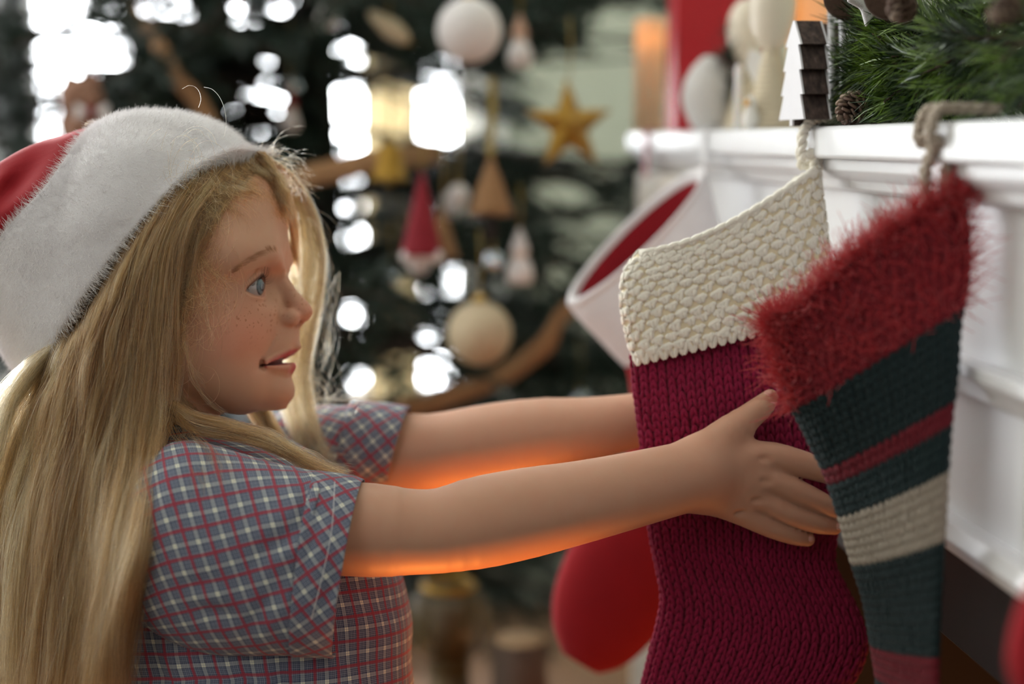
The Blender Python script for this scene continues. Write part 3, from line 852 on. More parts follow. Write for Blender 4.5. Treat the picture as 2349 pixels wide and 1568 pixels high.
# flyaways
def fly(px, py, w, dx, dy, curl, n=1, spread=6):
    for k in range(n):
        x, y = px + rng.normal(0, spread), py + rng.normal(0, spread)
        ang, ln = math.atan2(dy, dx) + rng.normal(0, 0.35), math.hypot(dx, dy) * rng.uniform(0.6, 1.2)
        cu = curl * rng.uniform(0.4, 1.4); q = []
        st = ln / 7
        for f in range(8):
            q.append(md(x, y, w + 4 * f * rng.normal(0, 0.6))); x += st * math.cos(ang); y += st * math.sin(ang); ang += cu / 7
        fine.append(spline(np.array(q), M_))
fly(612, 365, -10, 40, -40, 2.2, 26, 12)
fly(640, 385, -30, 60, -18, 1.6, 46, 14)
fly(662, 415, -50, 50, 10, 1.2, 40, 14)
fly(620, 360, -10, 70, -70, 2.8, 6, 8)
fly(700, 480, -120, 60, 60, 0.9, 16, 16)
fly(735, 560, -180, 60, 110, 1.2, 16, 20)
fly(735, 650, -200, 30, 120, 1.3, 40, 20)
fly(715, 760, -200, 30, 100, 1.6, 50, 20)
fly(710, 860, -190, 50, 60, 1.5, 40, 18)
fly(720, 920, -180, 90, 10, -0.6, 30, 16)
fly(740, 1040, -150, 80, 30, -0.5, 40, 12)
fly(800, 930, -160, 70, -60, 0.8, 6, 10)
fly(200, 285, 0, 40, -20, 1.5, 3, 10)
fly(905, 1330, -120, 10, 50, 1.0, 40, 8)
fly(900, 1345, -100, -20, 60, 0.6, 40, 12)
hs.append(np.array(fine))
P_ = np.concatenate(hs)
TINT.append(np.random.default_rng(3).uniform(0.5, 1, len(fine)))
hair = hair_obj('hair', MW(P_.reshape(-1, 3)).reshape(P_.shape), 0.00010, 0.00004, hm.m, girl)
hair.data.attributes.new('tint', 'FLOAT', 'CURVE').data.foreach_set('value', np.concatenate(TINT).astype(np.float32))
tag(hair, 'long wavy blonde hair', kind='stuff')
# brows and lashes
dm = simple('lash_hair', lin((66, 42, 28)), 0.6)
bm_ = simple('brow_hair', lin((182, 134, 98)), 0.8)
def on_head(px, py, w0=60.0):
    """point of the head surface under a pixel (near side)"""
    ws = np.linspace(0, 240, 481)
    Q = np.array([md(px, py, w) for w in ws]); d = head(Q)
    i = np.nonzero(d < 0)[0]
    return Q[i.max()] if len(i) else Q[0]
bro = []
bl = spline(np.array([(546, 617), (562, 605), (584, 592), (604, 582), (624, 577), (642, 577)], float), 60)
for k in range(250):
    f = rng.uniform(0, 1) ** 1.2; i = int(f * 58)
    th_ = 7.5 * math.sin(math.pi * (0.12 + 0.8 * f)) ** 0.7
    x, y = bl[i] + np.array([rng.normal(0, 2), rng.uniform(-1, 1) * th_])
    dx, dy = (-15, -2 + 8 * (1 - f)) if f < 0.75 else (-8, -12)
    a, b = on_head(x, y), on_head(x + dx, y + dy)
    bro.append(np.array([a, (a + b) / 2 + (0, 0, 1.5), b + (0, 0, 0.5)]))
bro = np.array(bro); tag(hair_obj('eyebrow', MW(bro.reshape(-1, 3)).reshape(bro.shape), 0.00006, 0.000025, bm_, girl), kind='stuff')
def lid_pt(az, el, r, sg=1):
    a, e = math.radians(az), math.radians(el)
    q = np.array([math.cos(e) * math.cos(a), -math.sin(e), math.cos(e) * math.sin(a)]) * r
    return (EYE + q) * np.array([1, 1, sg])
lash = []
k_ = [-40, -28, -10, 12, 32, 52, 70, 86]
for sg in (1, -1):
    for k in range(46):
        az = rng.uniform(-32, 82); el = np.interp(az, k_, [-10, 14, 29, 33, 28, 16, 1, -15])
        ln = rng.uniform(15, 26)
        a = lid_pt(az, el - 1, EYER + 3.5, sg); o = lid_pt(az + rng.normal(4, 5), el + 6, EYER + 3.5 + ln, sg)
        m = (a + o) / 2 + np.array([2.0, 4.5, 0])
        lash.append(np.array([a, m, o + np.array([0, -5.0, 0])]))
    for k in range(26):
        az = rng.uniform(-15, 82); el = np.interp(az, k_, [-10, -22, -30, -34, -34, -31, -25, -15])
        a = lid_pt(az, el, EYER + 4, sg); o = lid_pt(az + rng.normal(3, 5), el - 12, EYER + 4 + rng.uniform(6, 11), sg)
        lash.append(np.array([a, (a + o) / 2, o]))
lash = np.array(lash); tag(hair_obj('eyelashes', MW(lash.reshape(-1, 3)).reshape(lash.shape), 0.00009, 0.00003, dm, girl), kind='stuff')

nail_m = simple('fingernail', lin((220, 168, 150)), 0.3)
def nail(f, side, up, sz):
    a, b = f[-2][0], f[-1][0]; t = (b - a) / np.linalg.norm(b - a)
    n = np.asarray(up, float); n -= t * (n @ t); n /= np.linalg.norm(n); b2 = np.cross(t, n)
    V_, F_ = ico(2); q = V_ * np.array([sz, sz * 0.72, 3.0])
    c = b - t * (f[-1][1] * 0.15) + n * (f[-1][1] * 0.96)
    mesh('fingernail', MW(c + q[:, :1] * t + q[:, 1:2] * b2 + q[:, 2:] * n), F_, nail_m, girl)
nail(HAND[0], 0, (-0.5, -0.5, 0.75), 13); nail(HAND[4], 0, (0.2, -0.2, 1), 9.5); nail(HAND[3], 0, (0.3, -0.2, 1), 11); nail(HAND[2], 0, (0.3, -0.2, 1), 12); nail(HAND[1], 0, (0.3, -0.2, 1), 12.5)

# ------------------------------------------------------------------ shirt
pl = NT('plaid_cotton')
_uv = pl.coord('UV'); _sx = pl.n('ShaderNodeSeparateXYZ'); pl.t.links.new(_uv, _sx.inputs[0])
navy, cream, redc, pale = lin((24, 42, 82)), lin((240, 238, 214)), lin((172, 20, 42)), lin((208, 214, 222))
PER = 0.0162
def stripes(c):
    f = pl.math('FRACT', pl.math('DIVIDE', c, PER))
    def steps(st):
        r = pl.n('ShaderNodeValToRGB'); pl.set(r.inputs[0], f); r.color_ramp.interpolation = 'CONSTANT'
        while len(r.color_ramp.elements) < len(st): r.color_ramp.elements.new(0.5)
        for e, (p, v) in zip(r.color_ramp.elements, st): e.position = p; e.color = (v, v, v, 1)
        return r.outputs[0]
    red = steps([(0.0, 1), (0.022, 0.45), (0.042, 1), (0.064, 0), (0.94, 1), (0.965, 0.45), (0.98, 1)])
    crm = steps([(0.0, 0), (0.415, 1), (0.485, 0.1), (0.505, 1), (0.575, 0)])
    hat_ = steps([(0.0, 0.2), (0.10, 0.75), (0.125, 0.05), (0.175, 0.5), (0.20, 0.05), (0.25, 0.62), (0.275, 0.05), (0.32, 0.45), (0.345, 0.0), (0.40, 0.5), (0.575, 0.0), (0.62, 0.45), (0.645, 0.05), (0.69, 0.62), (0.715, 0.05), (0.765, 0.5), (0.79, 0.05), (0.84, 0.75), (0.865, 0.05), (0.91, 0.2)])
    return red, crm, hat_
(_ra, _ca, _ha), (_rb, _cb, _hb) = stripes(_sx.outputs[0]), stripes(_sx.outputs[1])
_hh = pl.math('MULTIPLY', pl.math('ADD', _ha, _hb), 0.5)
_pc = pl.mix(_hh, navy, pale)
_pc = pl.mix(pl.math('ADD', pl.math('MULTIPLY', pl.math('ADD', _ca, _cb), 0.16), pl.math('MULTIPLY', pl.math('MULTIPLY', _ca, _cb), 0.68)), _pc, cream)
_pc = pl.mix(pl.math('MULTIPLY', pl.math('MAXIMUM', _ra, _rb), 0.80), _pc, redc)
_th = pl.math('MULTIPLY', pl.math('SINE', pl.math('MULTIPLY', _sx.outputs[0], 6.283 / 0.00055)), pl.math('SINE', pl.math('MULTIPLY', _sx.outputs[1], 6.283 / 0.00055)))
_pc = pl.mix(0.12, _pc, pl.n('ShaderNodeCombineColor', i_0=pl.math('ADD', 0.5, pl.math('MULTIPLY', _th, 0.5))).outputs[0], 'MULTIPLY') if False else _pc
pl.p(Base_Color=_pc, Roughness=0.9, Sheen_Weight=0.1)
pl.bump(pl.math('ADD', _th, pl.noise(300, pl.coord(), 3)), 0.12, 0.0006)
plaid = pl.m

def cloth(name, rows_, parent, rot=0.0, uv0=(0, 0), closed=True, folds=None, thick=0.0009, uvw=None):
    """rows (nr, nc, 3) in girl units, uv from arc lengths in metres turned by rot"""
    Rw = np.array(rows_)
    nr, nc, _ = Rw.shape
    if folds is not None: Rw = folds(Rw)
    if closed: Rw = np.concatenate([Rw, Rw[:, :1]], 1)
    seg = np.linalg.norm(np.diff(Rw, axis=0), axis=2); along = np.concatenate([np.zeros((1, Rw.shape[1])), np.cumsum(seg, 0)])
    along = np.repeat(along.mean(1)[:, None], Rw.shape[1], 1) * 0.5 + along * 0.5
    segc = np.linalg.norm(np.diff(Rw, axis=1), axis=2); around = np.concatenate([np.zeros((nr, 1)), np.cumsum(segc, 1)], 1)
    around = around - around[:, around.shape[1] // 2][:, None]
    c, s_ = math.cos(rot), math.sin(rot)
    U = (along * c - around * s_) * S + uv0[0]; Vv = (along * s_ + around * c) * S + uv0[1]
    o = mesh(name, MW(Rw.reshape(-1, 3)), grid_faces(nr, Rw.shape[1], False), plaid, parent, uv=np.stack([U.ravel(), Vv.ravel()], 1))
    sm = o.modifiers.new('thickness', 'SOLIDIFY'); sm.thickness = thick; sm.offset = -1
    return o
def ell_ring(c, e1, r1, e2, r2, n, p=2.3):
    a = np.linspace(0, 2 * math.pi, n, endpoint=False)
    x = np.sign(np.cos(a)) * np.abs(np.cos(a)) ** (2 / p); y = np.sign(np.sin(a)) * np.abs(np.sin(a)) ** (2 / p)
    return np.asarray(c, float) + x[:, None] * r1 * np.asarray(e1, float) + y[:, None] * r2 * np.asarray(e2, float)
NC = 96
def normals_of(Rw):
    du = np.gradient(Rw, axis=0); dv = np.roll(Rw, -1, 1) - np.roll(Rw, 1, 1)
    n = np.cross(du, dv); return n / (np.linalg.norm(n, axis=2, keepdims=True) + 1e-9)
def creases(lines, extra=0.0, seed=0):
    """lines: [(x0, y0, x1, y1, depth, width)] in pixels, on the near face only"""
    def f(Rw):
        cen = Rw.mean(1, keepdims=True)
        out = Rw - cen; out /= np.linalg.norm(out, axis=2, keepdims=True) + 1e-9
        k = 1 - Rw[..., 2] / FPX
        px = CX + (Rw[..., 0] - CX) / k; py = CY + (Rw[..., 1] - CY) / k
        near = (Rw[..., 2] > cen[..., 2] - 20).astype(float)
        d = np.zeros(px.shape)
        for x0, y0, x1, y1, dep, wid in lines:
            ax, ay = x1 - x0, y1 - y0; L2 = ax * ax + ay * ay
            t = np.clip(((px - x0) * ax + (py - y0) * ay) / L2, 0, 1)
            ds = ((px - x0) * ay - (py - y0) * ax) / math.sqrt(L2)
            dd = np.hypot(px - x0 - t * ax, py - y0 - t * ay)
            fall = np.exp(-(np.maximum(dd - np.abs(ds), 0) / 18) ** 2) * np.sin(math.pi * np.clip(t, 0.08, 0.92))
            d += near * fall * dep * (-np.exp(-(ds / wid) ** 2) + 0.7 * np.exp(-((ds - 1.7 * wid) / (1.2 * wid)) ** 2) + 0.4 * np.exp(-((ds + 1.9 * wid) / (1.3 * wid)) ** 2))
        if extra:
            r = np.random.default_rng(seed)
            for _ in range(9):
                kx, ky, p0 = r.normal(0, 0.014), r.normal(0, 0.014), r.uniform(0, 6.28)
                d += extra * np.sin(kx * px + ky * py + p0 + Rw[..., 2] * r.normal(0, 0.01)) / 3
        return Rw + out * d[..., None]
    return f
# body of the shirt
tor = [(975, 405, 150, 150), (1000, 420, 205, 235), (1040, 450, 250, 300), (1100, 490, 282, 325), (1180, 530, 312, 320), (1300, 565, 345, 315), (1420, 585, 352, 318), (1568, 596, 352, 325), (1720, 600, 358, 338), (1900, 600, 372, 352), (2080, 600, 392, 372)]
q = spline(np.array(tor, float), 60)
trows = [ell_ring((uc, v, 0), (-1, 0, 0), ru, (0, 0, 1), rw, NC) + (np.zeros(3) if v < 1700 else (DOWN - (0, DOWN[1], 0)) * (v - 1700)) for v, uc, ru, rw in q]
shirt = cloth('shirt', trows, girl, 0.05, (0.003, 0.005), folds=creases([(560, 1500, 580, 1640, 12, 22), (660, 1500, 640, 1640, 9, 18), (330, 1460, 420, 1640, 10, 20), (480, 1520, 470, 1640, 8, 16)], 5, 3))
tag(shirt, 'blue, cream and red plaid cotton shirt')
# near sleeve
def sleeve(secs, n, folds, name, rot, uv0, lean=None):
    q = spline(np.array(secs, float), n); rw_ = []
    for px, y0, y1, wc, rw, sl in q:
        c = md(px, (y0 + y1) / 2, wc); k = 1 - wc / FPX
        hv = (y1 - y0) / 2 * k
        rg = ell_ring(c, (0, 0, -1), rw, (sl, 1, 0), hv, NC, 2.2)
        rw_.append(rg)
    return cloth(name, rw_, shirt, rot, uv0, folds=folds), rw_
NS = [(322, 1075, 1412, 256, 112, 0.0), (365, 1036, 1445, 276, 136, 0.0), (430, 1015, 1472, 292, 144, -0.02), (520, 1033, 1492, 298, 146, -0.05), (610, 1062, 1494, 300, 145, -0.09), (690, 1084, 1496, 298, 144, -0.12), (722, 1090, 1498, 296, 143, -0.13)]
NS_F = creases([(700, 1190, 585, 1285, 12, 20), (520, 1330, 400, 1345, 6, 18), (560, 1420, 430, 1390, 7, 18), (640, 1330, 560, 1470, 6, 18), (700, 1100, 690, 1210, 10, 13), (360, 1030, 330, 1280, 7, 20), (480, 1040, 470, 1120, 4, 14)], 4, 5)
sleeve(NS, 44, NS_F, 'sleeve', math.radians(-112), (0.004, 0.002))
CF = [(700, 1082, 1500, 298, 149, -0.12), (740, 1089, 1502, 296, 147, -0.14), (780, 1096, 1503, 293, 145, -0.155), (800, 1102, 1503, 291, 143, -0.16)]
sleeve(CF, 16, creases([(735, 1170, 690, 1330, 5, 14), (790, 1300, 730, 1400, 5, 16)], 3, 8), 'sleeve_cuff', math.radians(-42), (0.009, 0.004))
# far sleeve
FS = [(540, 1000, 1190, -280, 110, 0.0), (600, 968, 1180, -295, 126, 0.0), (680, 938, 1150, -310, 130, -0.05), (770, 930, 1130, -312, 128, -0.12), (800, 928, 1125, -312, 126, -0.16)]
sleeve(FS, 16, creases([], 4, 11), 'sleeve', math.radians(-60), (0.0, 0.003))
FC = [(790, 918, 1120, -312, 130, -0.18), (850, 924, 1116, -308, 126, -0.24), (915, 932, 1108, -304, 120, -0.28)]
sleeve(FC, 12, creases([(850, 930, 830, 1050, 6, 14)], 3, 12), 'sleeve_cuff', math.radians(-45), (0.002, 0.006))
# collar
crow = []
for v, uc, ru, rw, dip in [(1010, 430, 170, 190, 30), (985, 425, 165, 180, 26), (966, 418, 160, 172, 20), (962, 418, 166, 180, 20), (985, 428, 186, 214, 34), (1015, 440, 214, 252, 46), (1040, 452, 238, 282, 56)]:
    rg = ell_ring((uc, v, 0), (1, 0, 0), ru, (0, 0, 1), rw, NC, 2.0)
    rg[:, 1] += dip * np.cos(np.linspace(0, 2 * math.pi, NC, endpoint=False))
    crow.append(rg)
cloth('collar', spline(np.array(crow).reshape(len(crow), -1), 18).reshape(18, NC, 3), shirt, 0.6, (0, 0))
# a loose white thread on the cuff
thr = [md(x, y, w) for x, y, w in [(768, 1104, 380), (764, 1180, 436), (757, 1240, 446), (742, 1310, 450), (722, 1390, 443), (703, 1460, 408), (697, 1488, 374)]]
mb = MB(); mb.tube(MW(spline(np.array(thr), 40)), 0.00022, 5)
tag(mb.build('thread', simple('white_thread', lin((226, 222, 220)), 0.8), shirt, True), 'loose white thread')
# trousers and shoes (below the picture)
denim = simple('denim', lin((58, 72, 104)), 0.9, 0.1, 120)
leg_tops = []
for s in (1, -1):
    a = PELV + np.array([-10, -40, 128 * s]); b = a + DOWN * GROUND * 0.52 + np.array([18, 0, 4 * s]); c = PELV + np.array([-30, 0, 136 * s]) + DOWN * (GROUND - 190)
    q = spline(np.array([list(a) + [172], list(b) + [112], list(c) + [84]]), 18)
    rw_ = [ell_ring(x[:3], (1, 0, 0), x[3], (0, DOWN[2], DOWN[1]), x[3] * 0.9, 28, 2.0) for x in q]
    tag(mesh('trouser_leg', MW(np.array(rw_).reshape(-1, 3)), grid_faces(18, 28), denim, girl), 'blue denim trouser leg')
    f = PELV + np.array([50, 0, 140 * s]) + DOWN * (GROUND - 40)
    V_, F_ = ico(3); V_ = V_ * np.array([190, 60, 72]); V_[:, 1] = np.minimum(V_[:, 1], 34)
    tag(mesh('shoe', MW(f + V_[:, :1] * np.array([1.0, 0, 0]) + V_[:, 1:2] * DOWN + V_[:, 2:] * np.array([0, -DOWN[2], DOWN[1]])), F_, simple('shoe_leather', lin((92, 40, 36)), 0.5), girl), 'dark red shoe')

# ------------------------------------------------------------------ the room
BACK_Y, LEFT_X, TOP_Z, FRONT_Y, BREAST_X = 3.40, -2.10, 2.45, -1.9, 0.62
sage = NT('sage_wall_paint'); sage.p(Base_Color=sage.mix(sage.noise(3, sage.coord()), lin((182, 186, 170)), lin((190, 193, 178))), Roughness=0.9); sage.bump(sage.noise(400, sage.coord()), 0.05, 0.001)
white_paint = NT('white_gloss_paint'); white_paint.p(Base_Color=white_paint.mix(white_paint.noise(14, white_paint.coord()), lin((232, 232, 234)), lin((240, 240, 241))), Roughness=0.36); white_paint.bump(white_paint.noise(60, white_paint.coord('Object'), 4), 0.06, 0.0008)
shaded_white_paint = simple('shaded_white_paint', lin((214, 203, 186)), 0.5, 0.05, 20)  # the white of the far pilaster with its different light put into the colour
ceil_m = simple('ceiling_paint', lin((226, 226, 222)), 0.9)
def struct(o, kind='structure'): o['kind'] = kind; return o
def box_obj(name, lo, hi, mat, parent=None, bevel=0.0):
    m = MB(); m.box(lo, hi); return m.build(name, mat, parent, bevel=bevel)

WX0, WX1, WZ0, WZ1 = -0.80, 0.245, 0.50, 2.15           # window in the far wall
m = MB()
m.box((LEFT_X, BACK_Y, 0), (-1.95, BACK_Y + 0.10, TOP_Z)); m.box((-1.17, BACK_Y, 0), (WX0, BACK_Y + 0.10, TOP_Z)); m.box((-1.95, BACK_Y, 0), (-1.17, BACK_Y + 0.10, WZ0)); m.box((-1.95, BACK_Y, WZ1), (-1.17, BACK_Y + 0.10, TOP_Z)); m.box((WX1, BACK_Y, 0), (1.3, BACK_Y + 0.10, TOP_Z))
m.box((WX0, BACK_Y, 0), (WX1, BACK_Y + 0.10, WZ0)); m.box((WX0, BACK_Y, WZ1), (WX1, BACK_Y + 0.10, TOP_Z))
struct(m.build('wall_back', sage.m))
SY0, SY1, SZ0, SZ1 = 1.50, 3.00, 0.60, 2.20              # window in the left wall
m = MB()
m.box((LEFT_X - 0.1, FRONT_Y, 0), (LEFT_X, SY0, TOP_Z)); m.box((LEFT_X - 0.1, SY1, 0), (LEFT_X, BACK_Y, TOP_Z))
m.box((LEFT_X - 0.1, SY0, 0), (LEFT_X, SY1, SZ0)); m.box((LEFT_X - 0.1, SY0, SZ1), (LEFT_X, SY1, TOP_Z))
struct(m.build('wall_left', sage.m))
m = MB(); m.box((BREAST_X, FRONT_Y, 0), (1.3, 0.22, TOP_Z)); m.box((BREAST_X, 1.48, 0), (1.3, 1.80, TOP_Z)); m.box((BREAST_X, 0.22, 0.97), (1.3, 1.48, TOP_Z)); m.box((0.88, 0.22, 0), (1.3, 1.48, 0.97))
struct(m.build('wall_right', sage.m))
struct(box_obj('wall_alcove', (1.2, 1.80, 0), (1.3, BACK_Y, TOP_Z), sage.m))
struct(box_obj('ceiling', (LEFT_X, FRONT_Y, TOP_Z), (1.3, BACK_Y, TOP_Z + 0.08), ceil_m))
# floor boards
board_m = NT('oak_board')
_r = board_m.n('ShaderNodeObjectInfo').outputs['Random']
_mp = board_m.n('ShaderNodeMapping'); board_m.t.links.new(board_m.coord(), _mp.inputs[0]); _mp.inputs['Scale'].default_value = (30, 2.5, 30)
board_m.p(Base_Color=board_m.mix(board_m.noise(3, _mp.outputs[0], 6), board_m.mix(_r, lin((96, 66, 42)), lin((122, 88, 58))), lin((78, 52, 32))), Roughness=0.45)
fl_ = struct(box_obj('floor', (LEFT_X, FRONT_Y, -0.06), (1.3, BACK_Y, -0.012), simple('subfloor', lin((60, 44, 32)), 0.9)))
bw = 0.145; bm0 = MB(); bm0.box((0, 0, -0.012), (bw - 0.003, 5.28, 0.0))
b0 = bm0.build('floorboard', board_m.m, fl_, bevel=0.0015)
b0.location = (LEFT_X, FRONT_Y + 0.01, 0)
for i in range(1, 23):
    b = b0.copy(); SC.collection.objects.link(b); b.location = (LEFT_X + i * bw, FRONT_Y + 0.01, 0)
# windows
glass = NT('window_glass')
_mx = glass.n('ShaderNodeMixShader', i_0=0.06); _tr = glass.n('ShaderNodeBsdfTransparent'); _gl = glass.n('ShaderNodeBsdfGlossy'); _gl.inputs['Roughness'].default_value = 0.03
glass.t.links.new(_tr.outputs[0], _mx.inputs[1]); glass.t.links.new(_gl.outputs[0], _mx.inputs[2]); glass.t.links.new(_mx.outputs[0], glass.out.inputs[0])
def window(name, P, e, w, z0, z1, nx, nz, nrm):
    """frame, glazing bars and panes; P lower corner, e along the wall, nrm into the room"""
    P, e, nrm = np.asarray(P, float), np.asarray(e, float), np.asarray(nrm, float); z = np.array([0, 0, 1.0])
    t = 0.045
    def bar(m, a, b, c, d, dep0, dep1):
        m.prism([(a, c), (b, c), (b, d), (a, d)], P + nrm * dep0, e, z, nrm, dep1 - dep0)
    f = MB()
    for a, b, c, d in ((0, t, 0, z1 - z0), (w - t, w, 0, z1 - z0), (t, w - t, 0, t), (t, w - t, z1 - z0 - t, z1 - z0)): bar(f, a, b, c, d, -0.07, -0.02)
    fr = struct(f.build(name, white_paint.m, None, bevel=0.003))
    g = MB()
    for i in range(1, nx): x = t + (w - 2 * t) * i / nx; bar(g, x - 0.011, x + 0.011, t, z1 - z0 - t, -0.06, -0.03)
    if nx > 1: g.build('glazing_bar', white_paint.m, fr)
    for j in range(1, nz):
        g = MB(); y = t + (z1 - z0 - 2 * t) * j / nz; bar(g, t, w - t, y - 0.011, y + 0.011, -0.058, -0.032); g.build('glazing_bar', white_paint.m, fr)
    for i in range(nx):
        for j in range(nz):
            g = MB(); x0 = t + (w - 2 * t) * i / nx + 0.009; x1 = t + (w - 2 * t) * (i + 1) / nx - 0.009
            y0 = t + (z1 - z0 - 2 * t) * j / nz + 0.009; y1 = t + (z1 - z0 - 2 * t) * (j + 1) / nz - 0.009
            bar(g, x0, x1, y0, y1, -0.048, -0.044); g.build('pane', glass.m, fr)
    s = MB(); bar(s, -0.05, w + 0.05, -0.03, 0.0, -0.09, 0.06); s.build('window_sill', white_paint.m, fr, bevel=0.004)
    c = MB()
    for a, b, c0_, d in ((-0.07, 0, 0, z1 - z0 + 0.07), (w, w + 0.07, 0, z1 - z0 + 0.07), (0, w, z1 - z0, z1 - z0 + 0.07)): bar(c, a, b, c0_, d, 0.0, 0.02)
    c.build('window_casing', white_paint.m, fr, bevel=0.003)
window('window_1', (WX0, BACK_Y, WZ0), (1, 0, 0), WX1 - WX0, WZ0, WZ1, 2, 3, (0, -1, 0))
window('window_3', (-1.95, BACK_Y, WZ0), (1, 0, 0), 0.78, WZ0, WZ1, 1, 3, (0, -1, 0))
window('window_2', (LEFT_X, SY0, SZ0), (0, 1, 0), SY1 - SY0, SZ0, SZ1, 2, 2, (1, 0, 0))
# curtain gathered beside the far window
cur = NT('cream_linen'); cur.p(Base_Color=(*lin((214, 204, 180)), 1), Roughness=0.9, Transmission_Weight=0.0, Subsurface_Weight=0.0)
_tl = cur.n('ShaderNodeBsdfTranslucent'); cur.set(_tl.inputs[0], lin((214, 204, 180))); _ms = cur.n('ShaderNodeMixShader', i_0=0.35)
cur.t.links.new(cur.b.outputs[0], _ms.inputs[1]); cur.t.links.new(_tl.outputs[0], _ms.inputs[2]); cur.t.links.new(_ms.outputs[0], cur.out.inputs[0])
def curtain(x0, x1, y, n, label):
    xs = np.linspace(x0, x1, n * 10 + 1); zz = np.linspace(0.04, 2.27, 12)
    V = np.array([[(x, y + 0.028 * math.sin(2 * math.pi * (x - x0) / (x1 - x0) * n) * (0.75 + 0.25 * math.cos(3 * z)), z) for x in xs] for z in zz])
    o = mesh('curtain', V.reshape(-1, 3), grid_faces(12, len(xs), False), cur.m)
    sm = o.modifiers.new('thickness', 'SOLIDIFY'); sm.thickness = 0.002
    return tag(o, label, 'curtain')
curtain(-0.02, 0.115, 3.30, 4, 'cream linen curtain gathered in front of the far window behind the tree')
rod = MB(); rod.tube([(-1.0, 3.30, 2.30), (0.45, 3.30, 2.30)], 0.012, 12)
for x in (-0.95, 0.40): rod.tube([(x, 3.30, 2.30), (x, 3.40, 2.30)], 0.008, 8)
tag(rod.build('curtain_rod', simple('brass', lin((150, 120, 70)), 0.3, Metallic=1.0), None, True), 'brass rod carrying the cream curtain above the window', 'curtain rod')

# ------------------------------------------------------------------ fireplace surround
EX = 0.317                                                        # front edge of the shelf
SH_T, SH_B = 1.141, 1.118
Y0, Y1 = -0.35, 1.76
fp = empty('fireplace_surround', (0.45, 0.7, 0)); tag(fp, 'white painted fireplace surround hung with stockings', 'fireplace')
def fbox(name, lo, hi, mat=None, bevel=0.002): return box_obj(name, lo, hi, mat or white_paint.m, fp, bevel)
def moulding(name, prof, y0, y1, mat=None):
    """profile (x, z) run along the shelf"""
    m = MB(); m.prism(prof, np.array([0, y0, 0.0]), np.array([1.0, 0, 0]), np.array([0, 0, 1.0]), np.array([0, 1.0, 0]), y1 - y0)
    return m.build(name, mat or white_paint.m, fp, bevel=0.0012)
fbox('shelf', (EX, Y0, SH_B), (BREAST_X, Y1, SH_T), bevel=0.0035)
moulding('bed_moulding', [(0.62, 1.118), (0.326, 1.118), (0.327, 1.110), (0.332, 1.106), (0.338, 1.103), (0.340, 1.097), (0.346, 1.094), (0.62, 1.094)], Y0 + 0.01, Y1 - 0.01)
fbox('frieze', (0.352, Y0 + 0.02, 1.000), (BREAST_X, Y1 - 0.02, 1.095))
moulding('architrave_moulding', [(0.62, 1.004), (0.336, 1.004), (0.336, 0.997), (0.342, 0.992), (0.345, 0.984), (0.352, 0.980), (0.62, 0.980)], 0.18, 1.55)
fbox('architrave', (0.358, 0.15, 0.898), (BREAST_X, 1.56, 0.982))
moulding('opening_bead', [(0.62, 0.902), (0.346, 0.902), (0.342, 0.893), (0.346, 0.884), (0.62, 0.884)], 0.20, 1.53)
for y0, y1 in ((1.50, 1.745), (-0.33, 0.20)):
    p_ = fbox('pilaster', (0.326, y0, 0.0), (BREAST_X, y1, 1.094), shaded_white_paint if y0 > 1 else None, 0.004)
    m = MB(); m.box((0.314, y0 - 0.012, 0), (BREAST_X, y1 + 0.012, 0.16)); m.build('plinth', white_paint.m, p_, bevel=0.004)
fbox('upper_slip', (0.380, 0.20, 0.80), (0.42, 1.50, 0.886), simple('slate', lin((52, 50, 50)), 0.5, 0.15, 40))
for y0, y1 in ((0.20, 0.30), (1.40, 1.50)): fbox('side_slip', (0.380, y0, 0), (0.42, y1, 0.80), simple('slate', (0, 0, 0)))
# brick firebox, bricks one by one on the back
soot = simple('sooty_mortar', lin((44, 38, 34)), 0.95)
brick_m = NT('sooty_brick'); brick_m.p(Base_Color=brick_m.mix(brick_m.n('ShaderNodeObjectInfo').outputs['Random'], lin((70, 44, 36)), lin((92, 58, 46))), Roughness=0.9); brick_m.bump(brick_m.noise(90, brick_m.coord()), 0.4, 0.003)
fb = MB(); fb.box((0.80, 0.25, 0), (0.86, 1.45, 0.95)); fb.box((0.42, 0.24, 0), (0.86, 0.30, 0.95)); fb.box((0.42, 1.40, 0), (0.86, 1.46, 0.95)); fb.box((0.42, 0.25, 0.90), (0.86, 1.45, 0.95))
firebox = fb.build('firebox', soot, fp)
bb = MB(); bb.box((0.785, 0.0, 0.0), (0.80, 0.205, 0.062)); pb = bb.build('brick', brick_m.m, firebox, bevel=0.003)
base_off = None
k = 0
for r_ in range(12):
    for c_ in range(5):
        y = 0.30 + c_ * 0.216 + (0.05 if r_ % 2 else 0.0)
        if y + 0.205 > 1.41: continue
        o = pb if k == 0 else pb.copy()
        if k: SC.collection.objects.link(o)
        o.location = (random.Random(k).uniform(-0.004, 0.002), y, 0.012 + r_ * 0.072); k += 1
# hearth stone
struct(box_obj('hearth_stone', (0.04, 0.10, 0.0), (0.60, 1.62, 0.03), simple('slate_hearth', lin((64, 62, 62)), 0.5, 0.15, 30), None, 0.006))

